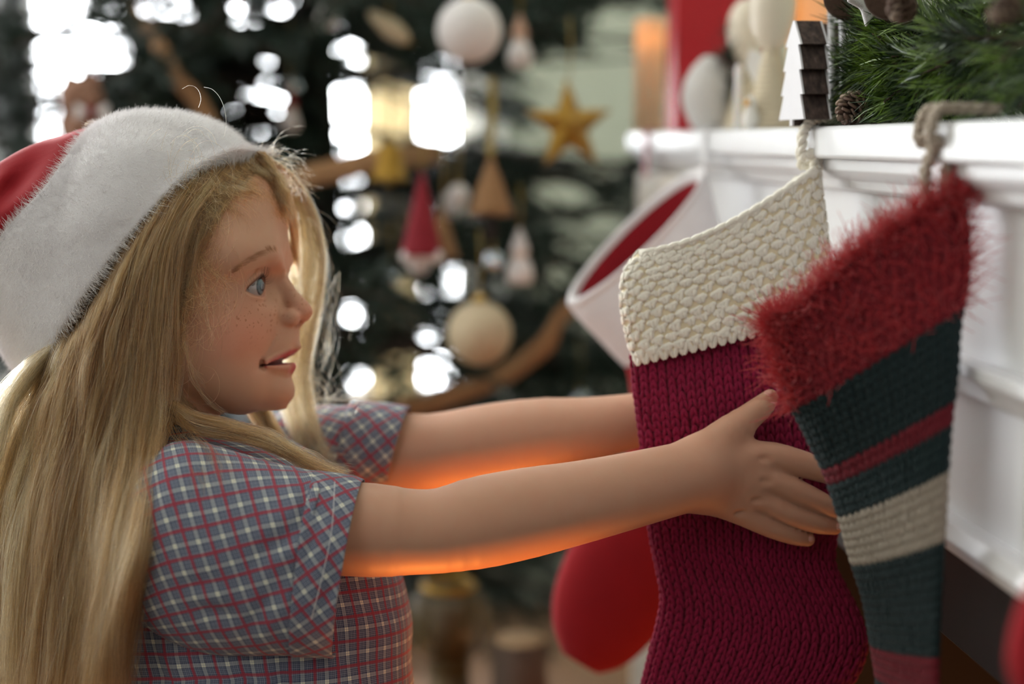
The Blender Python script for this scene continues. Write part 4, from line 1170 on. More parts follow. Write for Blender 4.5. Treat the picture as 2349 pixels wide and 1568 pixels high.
# ------------------------------------------------------------------ stockings on the shelf
rg4 = np.random.default_rng(21)
def closed_rows(Lp, Rp, n, nc, th, w0, sag=None, p=2.0):
    """rows of a flattened tube between two edge polylines given as (px, py): returns (n, nc, 3) in girl units"""
    Lq, Rq = spline(np.array(Lp, float), 400), spline(np.array(Rp, float), 400)
    def even(q):
        s_ = np.concatenate([[0], np.cumsum(np.linalg.norm(np.diff(q, axis=0), axis=1))]); s_ /= s_[-1]
        return np.stack([np.interp(np.linspace(0, 1, n), s_, q[:, i]) for i in range(q.shape[1])], 1)
    Lq, Rq = even(Lq), even(Rq)
    # equal arc spacing round the flat section
    a = np.linspace(0, 2 * math.pi, 2001); x = 0.5 - 0.5 * np.cos(a)
    out = []
    for i in range(n):
        t = i / (n - 1)
        wl, wr = w0(t, 0), w0(t, 1)
        A, B = md(*Lq[i], wl), md(*Rq[i], wr)
        width = np.linalg.norm(B - A); T = th(t)
        zz = np.sign(np.sin(a)) * np.abs(np.sin(a)) ** 0.8 * T
        s_ = np.concatenate([[0], np.cumsum(np.hypot(np.diff(x) * width, np.diff(zz)))])
        ai = np.interp(np.arange(nc) / nc * s_[-1], s_, a)
        xs = 0.5 - 0.5 * np.cos(ai); zs = np.sign(np.sin(ai)) * np.abs(np.sin(ai)) ** 0.8 * T
        P = A + xs[:, None] * (B - A) + zs[:, None] * np.array([0, 0, 1.0])
        if sag is not None: P[:, 1] += sag(t, xs)
        out.append(P)
    return np.array(out)
def sample(Rw, r, c):
    nr, nc, _ = Rw.shape
    r = np.clip(r, 0, nr - 1.001); i = r.astype(int); f = (r - i)[:, None]; c = np.mod(c, nc); j = c.astype(int); g = (c - j)[:, None]; j2 = (j + 1) % nc
    return (Rw[i, j] * (1 - g) + Rw[i, j2] * g) * (1 - f) + (Rw[i + 1, j] * (1 - g) + Rw[i + 1, j2] * g) * f
def normals(Rw, r, c):
    e = 0.15
    du = sample(Rw, r + e, c) - sample(Rw, r - e, c); dv = sample(Rw, r, c + e) - sample(Rw, r, c - e)
    n = np.cross(dv, du); return n / (np.linalg.norm(n, axis=1)[:, None] + 1e-9)
def yarn_segments(A, B, N, ra, squash=1.0, bow=0.0, nseg=6):
    """fat spindle from A to B for every row, N outward; returns verts, quads"""
    n = len(A); T = B - A; Ln = np.linalg.norm(T, axis=1)[:, None]; T = T / Ln
    Sx = np.cross(T, N); Sx /= np.linalg.norm(Sx, axis=1)[:, None] + 1e-9
    N2 = np.cross(Sx, T)
    prof = [(0.0, 0.30), (0.18, 0.78), (0.5, 1.0), (0.82, 0.78), (1.0, 0.30)]
    an = np.arange(nseg) * 2 * math.pi / nseg
    V = []
    for t, q in prof:
        c = A + T * Ln * t + N2 * (bow * math.sin(math.pi * t))
        r = np.broadcast_to(np.asarray(ra, float), (n,))[:, None, None] * q
        V.append(c[:, None] + r * (np.cos(an)[None, :, None] * Sx[:, None] + squash * np.sin(an)[None, :, None] * N2[:, None]))
    V = np.concatenate(V, 1)                                     # (n, 5*nseg, 3)
    f = grid_faces(5, nseg)
    F_ = (np.arange(n)[:, None, None] * (5 * nseg) + f[None]).reshape(-1, 4)
    return V.reshape(-1, 3), F_
def stockinette(Rw, rows_n, cols, ra=1.0, row0=0.0):
    """V stitches over rows Rw: returns verts, quads, per-vertex row position 0..1 and column"""
    nr, nc, _ = Rw.shape
    R_, C_ = np.meshgrid(np.arange(rows_n), np.arange(cols), indexing='ij'); R_, C_ = R_.ravel().astype(float), C_.ravel().astype(float)
    k = (nr - 1) / rows_n; m = nc / cols
    VV, FF, TT = [], [], []; off = 0
    for sd in (-1, 1):
        r0, r1 = R_ * k, (R_ + 1.45) * k
        j = rg4.normal(0, 0.05, len(R_))
        A = sample(Rw, r0, (C_ + sd * 0.46 + j) * m); B = sample(Rw, r1, (C_ + sd * 0.10 + j) * m)
        N = normals(Rw, np.clip(R_ * k, 1, nr - 2), C_ * m)
        cell = np.linalg.norm(sample(Rw, R_ * k, (C_ + 1) * m) - sample(Rw, R_ * k, C_ * m), axis=1)
        rr = np.clip(cell * 0.27, 3.0, 9) * ra * rg4.uniform(0.9, 1.1, len(R_))
        V, Fc = yarn_segments(A + N * rr[:, None] * 0.5, B - N * rr[:, None] * 0.1, N, rr, 0.9, 2.0)
        VV.append(V); FF.append(Fc + off); off += len(V); TT.append(np.repeat(R_ / rows_n, 30))
    return np.vstack(VV), np.vstack(FF), np.concatenate(TT)
yarn_bump = lambda m, sc=700: m.bump(m.noise(sc, m.coord(), 3), 0.35, 0.0012)
def wool(name, c, var=0.18, sc=60):
    m = NT(name); f = m.noise(sc, m.coord(), 2)
    m.p(Base_Color=m.mix(f, tuple(x * (1 - var) for x in lin(c)), tuple(min(1, x * (1 + var)) for x in lin(c))), Roughness=0.92, Sheen_Weight=0.18, Sheen_Roughness=0.5)
    m.set(m.b.inputs['Sheen Tint'], tuple(min(1.0, 0.3 + x) for x in lin(c)))
    yarn_bump(m); return m
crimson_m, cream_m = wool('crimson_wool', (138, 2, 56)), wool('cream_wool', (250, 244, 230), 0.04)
crimson, creamw = crimson_m.m, cream_m.m

# --- the stocking she holds
hang = md(1868, 372, -30)
stk = empty('knitted_stocking', tuple(MW(hang)[0])); tag(stk, 'crimson knitted stocking with a chunky cream cuff held between her hands', 'stocking', 'stockings hung from the shelf')
LEG_L = [(1446, 806), (1456, 900), (1470, 1000), (1480, 1100), (1490, 1210), (1505, 1290), (1519, 1362), (1514, 1412), (1494, 1490), (1474, 1568), (1440, 1680), (1390, 1770), (1310, 1850), (1262, 1910)]
LEG_R = [(1905, 690), (1913, 850), (1916, 1000), (1919, 1130), (1916, 1230), (1910, 1290), (1940, 1350), (1974, 1420), (1987, 1472), (1965, 1545), (1890, 1640), (1760, 1760), (1600, 1880), (1450, 1985)]
def w_leg(t, s_): return (-14 if s_ == 0 else -26) - 6 * math.sin(3 * t)
leg_rows = closed_rows(LEG_L, LEG_R, 90, 120, lambda t: 52 * (0.5 + 0.5 * min(1, t * 8)) * (1 - 0.55 * smoothstep(0.8, 1.0, t)), w_leg)
leg_rows = np.concatenate([leg_rows, [leg_rows[-1].mean(0) * 0.5 + leg_rows[-1] * 0.5 + (-14, 18, 0)], [leg_rows[-1].mean(0) + (leg_rows[-1] - leg_rows[-1].mean(0)) * 0.04 + (-22, 26, 0)]])
inner = leg_rows - 0.0
cen = inner.mean(1, keepdims=True); inner = cen + (inner - cen) * 0.985
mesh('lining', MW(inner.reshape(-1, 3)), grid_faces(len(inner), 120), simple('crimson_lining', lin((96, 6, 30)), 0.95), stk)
V, Fc, _t = stockinette(leg_rows[:-2], 66, 46, 1.0)
tag(mesh('leg_knit', MW(V), Fc, crimson, stk), 'crimson stocking stitch leg', kind='stuff')
CUF_L = [(1452, 826), (1426, 730), (1427, 632), (1462, 574)]
CUF_R = [(1912, 712), (1906, 610), (1893, 480), (1878, 378)]
sagf = lambda t, x: 36 * smoothstep(0.35, 1, t) * np.sin(math.pi * np.clip(x, 0, 1) ** 0.8)
cuf_rows = closed_rows(CUF_L, CUF_R, 40, 120, lambda t: 62 - 14 * t, lambda t, s_: (-12 if s_ == 0 else -26), sagf)
cb = cuf_rows.mean(1, keepdims=True) + (cuf_rows - cuf_rows.mean(1, keepdims=True)) * 0.985
mesh('cuff_lining', MW(cb.reshape(-1, 3)), grid_faces(40, 120), simple('cream_lining', lin((240, 226, 192)), 0.95), stk)
NRC, NCC = 13, 32
AA, BB, NN, RR = [], [], [], []
for r in range(NRC):
    for c in range(NCC):
        rr_ = (r + 0.65 + rg4.normal(0, 0.08)) * 39 / NRC; cc = (c + (0.5 if r % 2 else 0.0) + rg4.normal(0, 0.06)) * 120 / NCC
        tl = rg4.normal(0.35, 0.25)
        AA.append((rr_ - tl, cc - 1.75)); BB.append((rr_ + tl, cc + 1.75)); RR.append(rg4.uniform(9.5, 13))
AA, BB, RR = np.array(AA), np.array(BB), np.array(RR)
N = normals(cuf_rows, np.clip(AA[:, 0], 1, 38), (AA[:, 1] + BB[:, 1]) / 2)
V1, F1 = yarn_segments(sample(cuf_rows, AA[:, 0], AA[:, 1]) + N * 1, sample(cuf_rows, BB[:, 0], BB[:, 1]) + N * 1, N, RR, 0.95, 7.0, 7)
# the little legs between the purl bumps
A2 = np.stack([AA[:, 0] + 1.2, (AA[:, 1] + BB[:, 1]) / 2 - 0.9], 1); B2 = np.stack([AA[:, 0] - 1.6, (AA[:, 1] + BB[:, 1]) / 2 - 0.2], 1)
V2, F2 = yarn_segments(sample(cuf_rows, A2[:, 0], A2[:, 1]), sample(cuf_rows, B2[:, 0], B2[:, 1]), N, RR * 0.62, 0.9, 3.0, 6)
A3 = A2 + (0, 1.8); B3 = B2 + (0, 0.6)
V3, F3 = yarn_segments(sample(cuf_rows, A3[:, 0], A3[:, 1]), sample(cuf_rows, B3[:, 0], B3[:, 1]), N, RR * 0.62, 0.9, 3.0, 6)
# points along the lower edge and the cast-off chain along the top
c = np.arange(46) * 120 / 46; z0 = np.zeros(46)
N4 = normals(cuf_rows, z0 + 1, c)
ddn = np.array([0, 15.0, 0])
V4, F4 = yarn_segments(sample(cuf_rows, z0 + 2.6, c - 1.3) + N4 * 2, sample(cuf_rows, z0, c - 0.15) + ddn + N4 * 3, N4, 8.0, 0.9, 3.0, 6)
V5, F5 = yarn_segments(sample(cuf_rows, z0 + 2.6, c + 1.3) + N4 * 2, sample(cuf_rows, z0, c + 0.15) + ddn + N4 * 3, N4, 8.0, 0.9, 3.0, 6)
ct = np.arange(34) * 120 / 34; zt = np.full(34, 38.7)
N6 = normals(cuf_rows, zt - 1, ct)
V6, F6 = yarn_segments(sample(cuf_rows, zt - 0.6, ct - 0.4), sample(cuf_rows, zt + 0.1, ct + 4.4) + N6 * 2, N6, 9.5, 1.0, 3.0, 6)
VV, FF, o_ = [], [], 0
for v_, f_ in ((V1, F1), (V2, F2), (V3, F3), (V4, F4), (V5, F5), (V6, F6)):
    VV.append(v_); FF.append(f_ + o_); o_ += len(v_)
tag(mesh('cuff_knit', MW(np.vstack(VV)), np.vstack(FF), creamw, stk), 'chunky cream moss stitch cuff', kind='stuff')
# hanging loop over the shelf edge
def twist(path, r, mat, name, parent, n=60, turns=7, strands=2, off=0.9):
    P = spline(np.array(path, float), n); T_, N_, B_ = frames(P); m = MB()
    for k in range(strands):
        a = np.linspace(0, turns * 2 * math.pi, n) + k * 2 * math.pi / strands
        m.tube(P + r * off * (np.cos(a)[:, None] * N_ + np.sin(a)[:, None] * B_), r, 7)
    return m.build(name, mat, parent, True)
h0 = MW(hang)[0]
yh = 1.012
lp = [h0 + (0.001, 0, -0.012), h0 + (-0.002, -0.002, 0.006), (EX - 0.0065, yh - 0.002, 1.120), (EX - 0.006, yh - 0.002, 1.138), (EX + 0.002, yh - 0.003, 1.1462), (EX + 0.02, yh - 0.008, 1.1455), (EX + 0.045, yh - 0.016, 1.1452)]
tag(twist(lp, 0.0021, creamw, 'hanging_loop', stk, 60, 9), 'cream yarn loop')
lp2 = [h0 + (0.004, 0.004, -0.012), h0 + (0.006, 0.004, 0.004), (EX - 0.0045, yh + 0.008, 1.112), (EX - 0.005, yh + 0.007, 1.138), (EX + 0.002, yh + 0.006, 1.1460), (EX + 0.02, yh + 0.0, 1.1455), (EX + 0.045, yh - 0.012, 1.1452)]
tag(twist(lp2, 0.0018, creamw, 'hanging_loop', stk, 50, 8), 'cream yarn loop')

# --- the fuzzy striped stocking close to the camera
FL = [(1772, 748), (1802, 880), (1848, 985), (1896, 1085), (1928, 1180), (1958, 1290), (1986, 1380), (2002, 1480), (2016, 1568), (2020, 1680), (1990, 1790), (1940, 1880)]
FR = [(2206, 440), (2216, 600), (2194, 740), (2188, 850), (2172, 1000), (2161, 1200), (2151, 1400), (2146, 1568), (2150, 1700), (2160, 1840), (2120, 1960), (2040, 2040)]
wF = lambda D: (D0 - D) / S
fr_rows = closed_rows(FL, FR, 90, 96, lambda t: 46 * (0.45 + 0.55 * min(1, t * 7)) * (1 - 0.5 * smoothstep(0.85, 1, t)), lambda t, s_: wF(0.872 - 0.01 * t) if s_ == 0 else wF(0.800 + 0.012 * t), lambda t, x: -30 * (1 - smoothstep(0, 0.12, t)) * np.sin(math.pi * x ** 1.3))
fst = empty('striped_stocking', tuple(MW(fr_rows[0, 48])[0])); tag(fst, 'red, green and grey striped stocking with fuzzy red top, nearest the camera', 'stocking', 'stockings hung from the shelf')
vs = np.linspace(0, 1, 90)
cols = [(0.0, (112, 8, 24)), (0.155, (112, 8, 24)), (0.16, (8, 32, 34)), (0.283, (8, 32, 34)), (0.288, (100, 8, 26)), (0.315, (100, 8, 26)), (0.32, (9, 34, 36)), (0.375, (9, 34, 36)), (0.38, (150, 140, 126)), (0.475, (150, 140, 126)), (0.48, (8, 32, 34)), (0.625, (8, 32, 34)), (0.63, (100, 8, 26)), (0.70, (100, 8, 26)), (0.705, (8, 24, 26)), (1.0, (8, 24, 26))]
def band(t):
    i = np.searchsorted([c_[0] for c_ in cols], t, 'right') - 1
    return np.array([lin(c_[1]) for c_ in cols])[np.clip(i, 0, len(cols) - 1)]
strm = NT('striped_wool'); strm.p(Base_Color=strm.attr('yarn'), Roughness=0.95, Sheen_Weight=0.06, Sheen_Roughness=0.5); yarn_bump(strm)
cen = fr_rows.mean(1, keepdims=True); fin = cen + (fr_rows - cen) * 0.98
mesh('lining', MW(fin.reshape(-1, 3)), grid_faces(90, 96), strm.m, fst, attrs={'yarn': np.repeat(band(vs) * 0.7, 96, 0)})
V, Fc, tt = stockinette(fr_rows, 62, 40, 1.25)
jag = tt
tag(mesh('leg_knit', MW(V), Fc, strm.m, fst, attrs={'yarn': band(jag)}), 'striped knit in red, dark green and grey', kind='stuff')
# eyelash yarn along the red top
nF = 5200
r_ = rg4.uniform(0, 1, nF) ** 1.6 * 15; c_ = rg4.uniform(0, 96, nF)
edge = rg4.uniform(0, 1, nF) < 0.35; c_[edge] = np.where(rg4.uniform(0, 1, edge.sum()) < 0.75, rg4.normal(0, 2.0, edge.sum()), rg4.normal(48, 2.0, edge.sum()))
top = rg4.uniform(0, 1, nF) < 0.4; r_[top] = rg4.uniform(0, 1.5, top.sum())
p0_ = sample(fr_rows, r_, c_); n_ = normals(fr_rows, np.clip(r_, 1, 88), c_)
upv = np.zeros((nF, 3)); upv[:, 1] = -1
d_ = n_ * rg4.uniform(0.2, 1, nF)[:, None] + upv * (rg4.uniform(0.1, 1.0, nF) * np.where(top, 1.5, 0.8))[:, None] + rg4.normal(0, 0.35, (nF, 3))
d_ /= np.linalg.norm(d_, axis=1)[:, None]
ln_ = rg4.uniform(22, 62, nF)[:, None]
b_ = rg4.normal(0, 0.3, (nF, 3))
tq = np.array([0, 0.33, 0.66, 1.0])
fz = p0_[:, None] + d_[:, None] * (ln_ * tq)[:, :, None] + b_[:, None] * (ln_ * tq ** 2)[:, :, None]
lashm = NT('eyelash_yarn'); lashm.p(Base_Color=(*lin((186, 18, 30)), 1), Roughness=0.45, Sheen_Weight=0.3)
tag(hair_obj('fuzz', MW(fz.reshape(-1, 3)).reshape(fz.shape), 0.00030, 0.00012, lashm.m, fst), 'red eyelash yarn fuzz', kind='stuff')
gry = wool('grey_wool', (168, 154, 138), 0.35, 150).m
yf = 0.778
h1 = MW(sample(fr_rows, np.array([1.0]), np.array([44.0])))[0]
def braid(path, r, mat, name, parent, n=70, turns=6):
    P = spline(np.array(path, float), n); T_, N_, B_ = frames(P); m = MB()
    for k in range(3):
        a = np.linspace(0, turns * 2 * math.pi, n) + k * 2 * math.pi / 3
        m.tube(P + r * (1.5 * np.cos(a)[:, None] * N_ + 0.6 * np.sin(2 * a)[:, None] * B_), r, 7)
    return m.build(name, mat, parent, True)
W_ = lambda px, py, D: W(px, py, D)
lp = [W_(2128, 470, 0.812), W_(2122, 400, 0.806), W_(2140, 330, 0.800), (EX - 0.0075, yf + 0.012, 1.132), (EX - 0.004, yf + 0.010, 1.147), (EX + 0.006, yf + 0.006, 1.1485), (EX + 0.03, yf - 0.004, 1.148)]
tag(braid(lp, 0.0021, gry, 'hanging_loop', fst), 'grey braided yarn loop')
lp = [W_(2178, 480, 0.806), W_(2172, 400, 0.803), W_(2176, 330, 0.797), (EX - 0.0075, yf - 0.006, 1.132), (EX - 0.004, yf - 0.006, 1.147), (EX + 0.006, yf - 0.008, 1.1485), (EX + 0.03, yf - 0.010, 1.148)]
tag(braid(lp, 0.0021, gry, 'hanging_loop', fst), 'grey braided yarn loop')

# --- felt stocking with the white plush cuff further along the shelf
def loft(sections, n, nc, D):
    """sections: (cx, cy, hx, hy, dep, tilt): half-axis vector (hx, hy) across in the picture plane, dep half depth (px), tilt: how far the near side drops (px)"""
    q = spline(np.array(sections, float), n); a = np.linspace(0, 2 * math.pi, nc, endpoint=False); out = []
    for cx, cy, hx, hy, dep, tilt in q:
        C0 = W(cx, cy, D); k = D / FPX
        out.append(C0 + k * (np.cos(a)[:, None] * (hx * RIGHT - hy * UP) + np.sin(a)[:, None] * (-dep * FWD - tilt * UP)))
    return np.array(out)
felt = simple('red_felt', lin((156, 4, 22)), 0.9, 0.10, 30, 0.15, 900, Sheen_Weight=0.05)
felt_in = simple('red_felt_lining', lin((150, 10, 28)), 0.9, 0.1, 30)
def felt_stocking(name, label, cuff, leg, D, loop, mats=(None, None)):
    st = empty(name, tuple(W(cuff[0][0], cuff[0][1], D))); tag(st, label, 'stocking', 'stockings hung from the shelf')
    outer = loft(cuff, 22, 64, D)
    cen = outer.mean(1, keepdims=True)
    inn_ = cen + (outer - cen) * 0.90
    lip = [cen[0] + (outer[0] - cen[0]) * s_ - np.array([0, 0, 1]) * h for s_, h in ((1.0, 0.0), (0.985, -0.0035), (0.95, -0.0045), (0.915, -0.003), (0.90, 0.002))]
    full = np.concatenate([outer[::-1], np.array(lip), inn_[1:5]])
    tag(mesh('cuff', full.reshape(-1, 3), grid_faces(len(full), 64), mats[0] or plush, st), 'white plush cuff')
    lr = loft(leg, 60, 64, D)
    lc = lr.mean(1, keepdims=True)
    end = np.array([lc[-1] + (lr[-1] - lc[-1]) * s_ for s_ in (0.6, 0.05)])
    lining = cen[2:6] + (outer[2:6] - cen[2:6]) * 0.89
    leg_o = mesh('leg', np.concatenate([lr, end]).reshape(-1, 3), grid_faces(62, 64), mats[1] or felt, st)
    lin_rows = np.concatenate([cen[1:12] + (outer[1:12] - cen[1:12]) * 0.88, lc[8:9] + (lr[8:9] - lc[8:9]) * 0.6, lc[9:10] + (lr[9:10] - lc[9:10]) * 0.02])
    tag(mesh('lining', lin_rows.reshape(-1, 3), grid_faces(len(lin_rows), 64), felt_in, st), 'red lining inside the mouth')
    m = MB()
    P = spline(np.array(loop, float), 24); T_, N_, B_ = frames(P)
    wv = np.array([0, 1.0, 0]) * 0.006
    m.add(np.concatenate([P + wv, P - wv, P + wv + (0.0012, 0, 0.0008), P - wv + (0.0012, 0, 0.0008)]), [(i, i + 1, 24 + i + 1, 24 + i) for i in range(23)] + [(48 + i + 1, 48 + i, 72 + i, 72 + i + 1) for i in range(23)] + [(i + 1, i, 48 + i, 48 + i + 1) for i in range(23)] + [(24 + i, 24 + i + 1, 72 + i + 1, 72 + i) for i in range(23)])
    tag(m.build('hanging_loop', simple('white_ribbon', lin((228, 226, 226)), 0.6), st, True), 'white ribbon loop')
    return st
cuffA = [(1460, 545, 160, -150, 66, 52), (1480, 588, 154, -140, 68, 48), (1512, 650, 144, -122, 70, 36), (1544, 720, 134, -98, 72, 20), (1560, 770, 128, -70, 70, 10)]
legA = [(1556, 752, 124, -80, 66, 8), (1568, 850, 124, -30, 66, 4), (1570, 960, 124, 0, 64, 0), (1562, 1060, 126, 22, 64, 0), (1530, 1160, 128, 50, 64, 0), (1478, 1250, 124, 74, 64, 0), (1420, 1340, 114, 84, 62, 0), (1372, 1420, 100, 74, 56, 0), (1345, 1478, 78, 52, 44, 0), (1332, 1518, 44, 26, 28, 0)]
yA = 1.335
felt_stocking('felt_stocking', 'red felt stocking with a gaping white plush cuff, behind the cream-cuffed one', cuffA, legA, 1.31,
              [W(1618, 400, 1.31), W(1612, 360, 1.31), (EX - 0.003, yA, 1.125), (EX - 0.002, yA, 1.142), (EX + 0.006, yA, 1.1435), (EX + 0.03, yA - 0.01, 1.143)])
# the next stocking, whose toe just enters at the lower right
cuffB = [(2600, 700, 190, -150, 90, 60), (2612, 760, 186, -140, 92, 54), (2630, 850, 180, -120, 92, 30), (2640, 930, 176, -90, 90, 10)]
legB = [(2640, 910, 168, -90, 84, 8), (2640, 1050, 166, -30, 84, 4), (2620, 1200, 164, 20, 82, 0), (2570, 1330, 160, 60, 80, 0), (2500, 1440, 146, 90, 76, 0), (2440, 1530, 120, 90, 70, 0), (2400, 1590, 90, 64, 56, 0), (2376, 1630, 44, 30, 30, 0)]
yB = 0.565
felt_stocking('felt_stocking', 'red felt stocking whose toe enters at the lower right picture corner', cuffB, legB, 0.60,
              [W(2780, 545, 0.60), W(2770, 480, 0.60), (EX - 0.003, yB, 1.125), (EX - 0.002, yB, 1.142), (EX + 0.006, yB, 1.1435), (EX + 0.03, yB - 0.01, 1.143)])
# red ribbon over the far end of the shelf
rb = MB(); yR = 1.62
P = spline(np.array([(EX + 0.03, yR, 1.1428), (EX + 0.004, yR, 1.1432), (EX - 0.0025, yR, 1.140), (EX - 0.003, yR - 0.002, 1.118), (EX - 0.004, yR - 0.004, 1.09)]), 20)
wv = np.array([0, 0.011, 0]); t_ = np.array([-0.0012, 0, 0.0008])
rb.add(np.concatenate([P + wv, P - wv, P + wv + t_, P - wv + t_]), [(i, i + 1, 20 + i + 1, 20 + i) for i in range(19)] + [(40 + i + 1, 40 + i, 60 + i, 60 + i + 1) for i in range(19)] + [(i + 1, i, 40 + i, 41 + i) for i in range(19)] + [(20 + i, 21 + i, 61 + i, 60 + i) for i in range(19)])
tag(rb.build('ribbon', simple('red_satin', lin((170, 40, 50)), 0.4), None, True), 'red satin ribbon end hanging over the far end of the shelf', 'ribbon')

# ------------------------------------------------------------------ things on the shelf
rg5 = np.random.default_rng(5)
def ray_y(px, x):
    """y of the point at world x seen in pixel column px (near the horizon)"""
    return x / math.tan(PSI + math.atan((px - CX) / FPX * math.cos(THE)))
# birch-coloured pillar candle, hollow and glowing, on the far end
def flame(name, c, h, parent):
    V, Fc = lathe([(0.0002, 0), (h * 0.16, h * 0.15), (h * 0.20, h * 0.35), (h * 0.13, h * 0.65), (h * 0.04, h * 0.9), (0.0001, h)], c, n=12)
    fm = NT('flame'); fm.p(Base_Color=(1, 0.5, 0.15, 1), Emission_Color=(1.0, 0.52, 0.16, 1), Emission_Strength=14)
    return mesh(name, V, Fc, fm.m, parent)
def wax(name, c, tr=0.5):
    m = NT(name); m.p(Base_Color=(*lin(c), 1), Roughness=0.55)
    t = m.n('ShaderNodeBsdfTranslucent'); m.set(t.inputs[0], lin(c)); x = m.n('ShaderNodeMixShader', i_0=tr)
    m.t.links.new(m.b.outputs[0], x.inputs[1]); m.t.links.new(t.outputs[0], x.inputs[2]); m.t.links.new(x.outputs[0], m.out.inputs[0]); return m.m
cream_wax = wax('cream_wax', (232, 212, 184), 0.5)
def pillar_candle(loc, r, h, power, label, group=None):
    c = np.array(loc); root = empty('pillar_candle', loc); tag(root, label, 'candle', group)
    prof = [(0.001, 0.0005), (r, 0.0005), (r, h - 0.004), (r - 0.002, h), (r - 0.005, h - 0.002), (r - 0.005, h * 0.72), (0.001, h * 0.70)]
    V, Fc = lathe(prof, c, n=40)
    mesh('wax', V, Fc, cream_wax, root)
    m = MB(); m.tube([c + (0, 0, h * 0.70), c + (0.0005, 0, h * 0.70 + 0.010)], 0.0007, 6); m.build('wick', simple('wick', (0.02, 0.015, 0.01), 0.9), root)
    flame('flame', c + (0.0005, 0, h * 0.70 + 0.009), 0.02, root)
    point_light('candle_flame', tuple(c + (0, 0, h * 0.70 + 0.022)), power, (1.0, 0.50, 0.18), 0.006)
    return root
pillar_candle((0.352, ray_y(1489, 0.352), SH_T), 0.0195, 0.142, 0.55, 'tall lit cream pillar candle on the far end of the white shelf')
pillar_candle((0.400, ray_y(1866, 0.400), SH_T), 0.026, 0.120, 0.55, 'lit pillar candle glowing behind the dark wooden trees on the shelf')

# red gift bag
bag = empty('gift_bag', (0.385, 1.60, SH_T)); tag(bag, 'tall plain red gift bag standing at the far end of the shelf', 'gift bag')
bagm = simple('red_paper', lin((186, 14, 32)), 0.5, 0.05, 20)
bx0, bx1, by0, by1, bh = 0.3375, 0.440, 1.575, 1.625, 0.20
def bag_ring(z, s_, d_): 
    cx_, cy_ = (bx0 + bx1) / 2, (by0 + by1) / 2; hx, hy = (bx1 - bx0) / 2 * s_, (by1 - by0) / 2 * d_
    return [(cx_ - hx, cy_ - hy, z), (cx_, cy_ - hy * 1.02, z), (cx_ + hx, cy_ - hy, z), (cx_ + hx * 0.96, cy_, z), (cx_ + hx, cy_ + hy, z), (cx_, cy_ + hy * 1.02, z), (cx_ - hx, cy_ + hy, z), (cx_ - hx * 0.96, cy_, z)]
V = np.array([bag_ring(SH_T + 0.0005, 1, 1), bag_ring(SH_T + 0.06, 1, 1), bag_ring(SH_T + 0.14, 1, 0.95), bag_ring(SH_T + bh, 1, 0.9)]).reshape(-1, 3)
Fq = [tuple(f) for f in grid_faces(4, 8)] + [tuple(range(8))[::-1]]
o = mesh('paper', V, Fq, bagm, bag, False); sm = o.modifiers.new('thickness', 'SOLIDIFY'); sm.thickness = 0.0006; sm.offset = -1
for y in (by0 + 0.002, by1 - 0.002):
    m = MB(); a = np.linspace(0, math.pi, 16); m.tube(np.stack([(bx0 + bx1) / 2 + 0.022 * np.cos(a), np.full(16, y), SH_T + bh - 0.012 + 0.045 * np.sin(a)], 1), 0.0015, 6); m.build('handle', simple('cord_red', lin((150, 20, 30)), 0.7), bag, True)

# grey plush bird-like bell shape with a fir sprig
def needles_mesh(name, base, tip, w, mat, parent, curve=0.15, rgx=None):
    """flat tapering needles from base to tip, one joined mesh"""
    n = len(base); T = tip - base; L_n = np.linalg.norm(T, axis=1)[:, None]; T = T / (L_n + 1e-9)
    s_ = np.cross(T, rgx.normal(0, 1, (n, 3))); s_ /= np.linalg.norm(s_, axis=1)[:, None] + 1e-9
    up_ = np.cross(s_, T)
    mid = base + T * L_n * 0.55 + up_ * L_n * curve * rgx.normal(0, 0.5, (n, 1))
    w = np.broadcast_to(np.asarray(w, float), (n,))[:, None]
    V = np.stack([base - s_ * w * 0.4, base + s_ * w * 0.4, mid + s_ * w * 0.5, mid - s_ * w * 0.5, tip + s_ * w * 0.12, tip - s_ * w * 0.12], 1).reshape(-1, 3)
    k = np.arange(n)[:, None] * 6
    F_ = np.concatenate([k + np.array([[0, 1, 2, 3]]), k + np.array([[3, 2, 4, 5]])])
    return mesh(name, V, F_, mat, parent, True)
fir_m = NT('fir_needle')
_q = fir_m.noise(16, fir_m.coord(), 2)
fir_m.p(Base_Color=fir_m.mix(_q, lin((12, 30, 22)), lin((28, 56, 38))), Roughness=0.55)
pine_m = NT('pine_needle')
pine_m.p(Base_Color=pine_m.ramp(pine_m.noise(38, pine_m.coord(), 4, 0.7), [(0.3, lin((12, 28, 20))), (0.46, lin((40, 64, 30))), (0.58, lin((104, 132, 40))), (0.72, lin((44, 74, 60)))]), Roughness=0.38)
bark = simple('brown_bark', lin((70, 50, 38)), 0.9, 0.3, 60, 0.5, 300)
gx = 0.352; gy = ray_y(1625, gx)
gn = empty('plush_bell', (gx, gy, SH_T)); tag(gn, 'grey white plush bell ornament with dark fir sprigs, in front of the red bag', 'ornament')
V, Fc = lathe([(0.002, 0.0005), (0.014, 0.0005), (0.020, 0.008), (0.027, 0.024), (0.029, 0.036), (0.026, 0.052), (0.018, 0.066), (0.008, 0.076), (0.001, 0.079)], (gx, gy, SH_T), n=32)
mesh('plush', V, Fc, simple('grey_plush', lin((206, 202, 198)), 0.95, 0.08, 60, 0.4, 500, Sheen_Weight=0.4), gn)
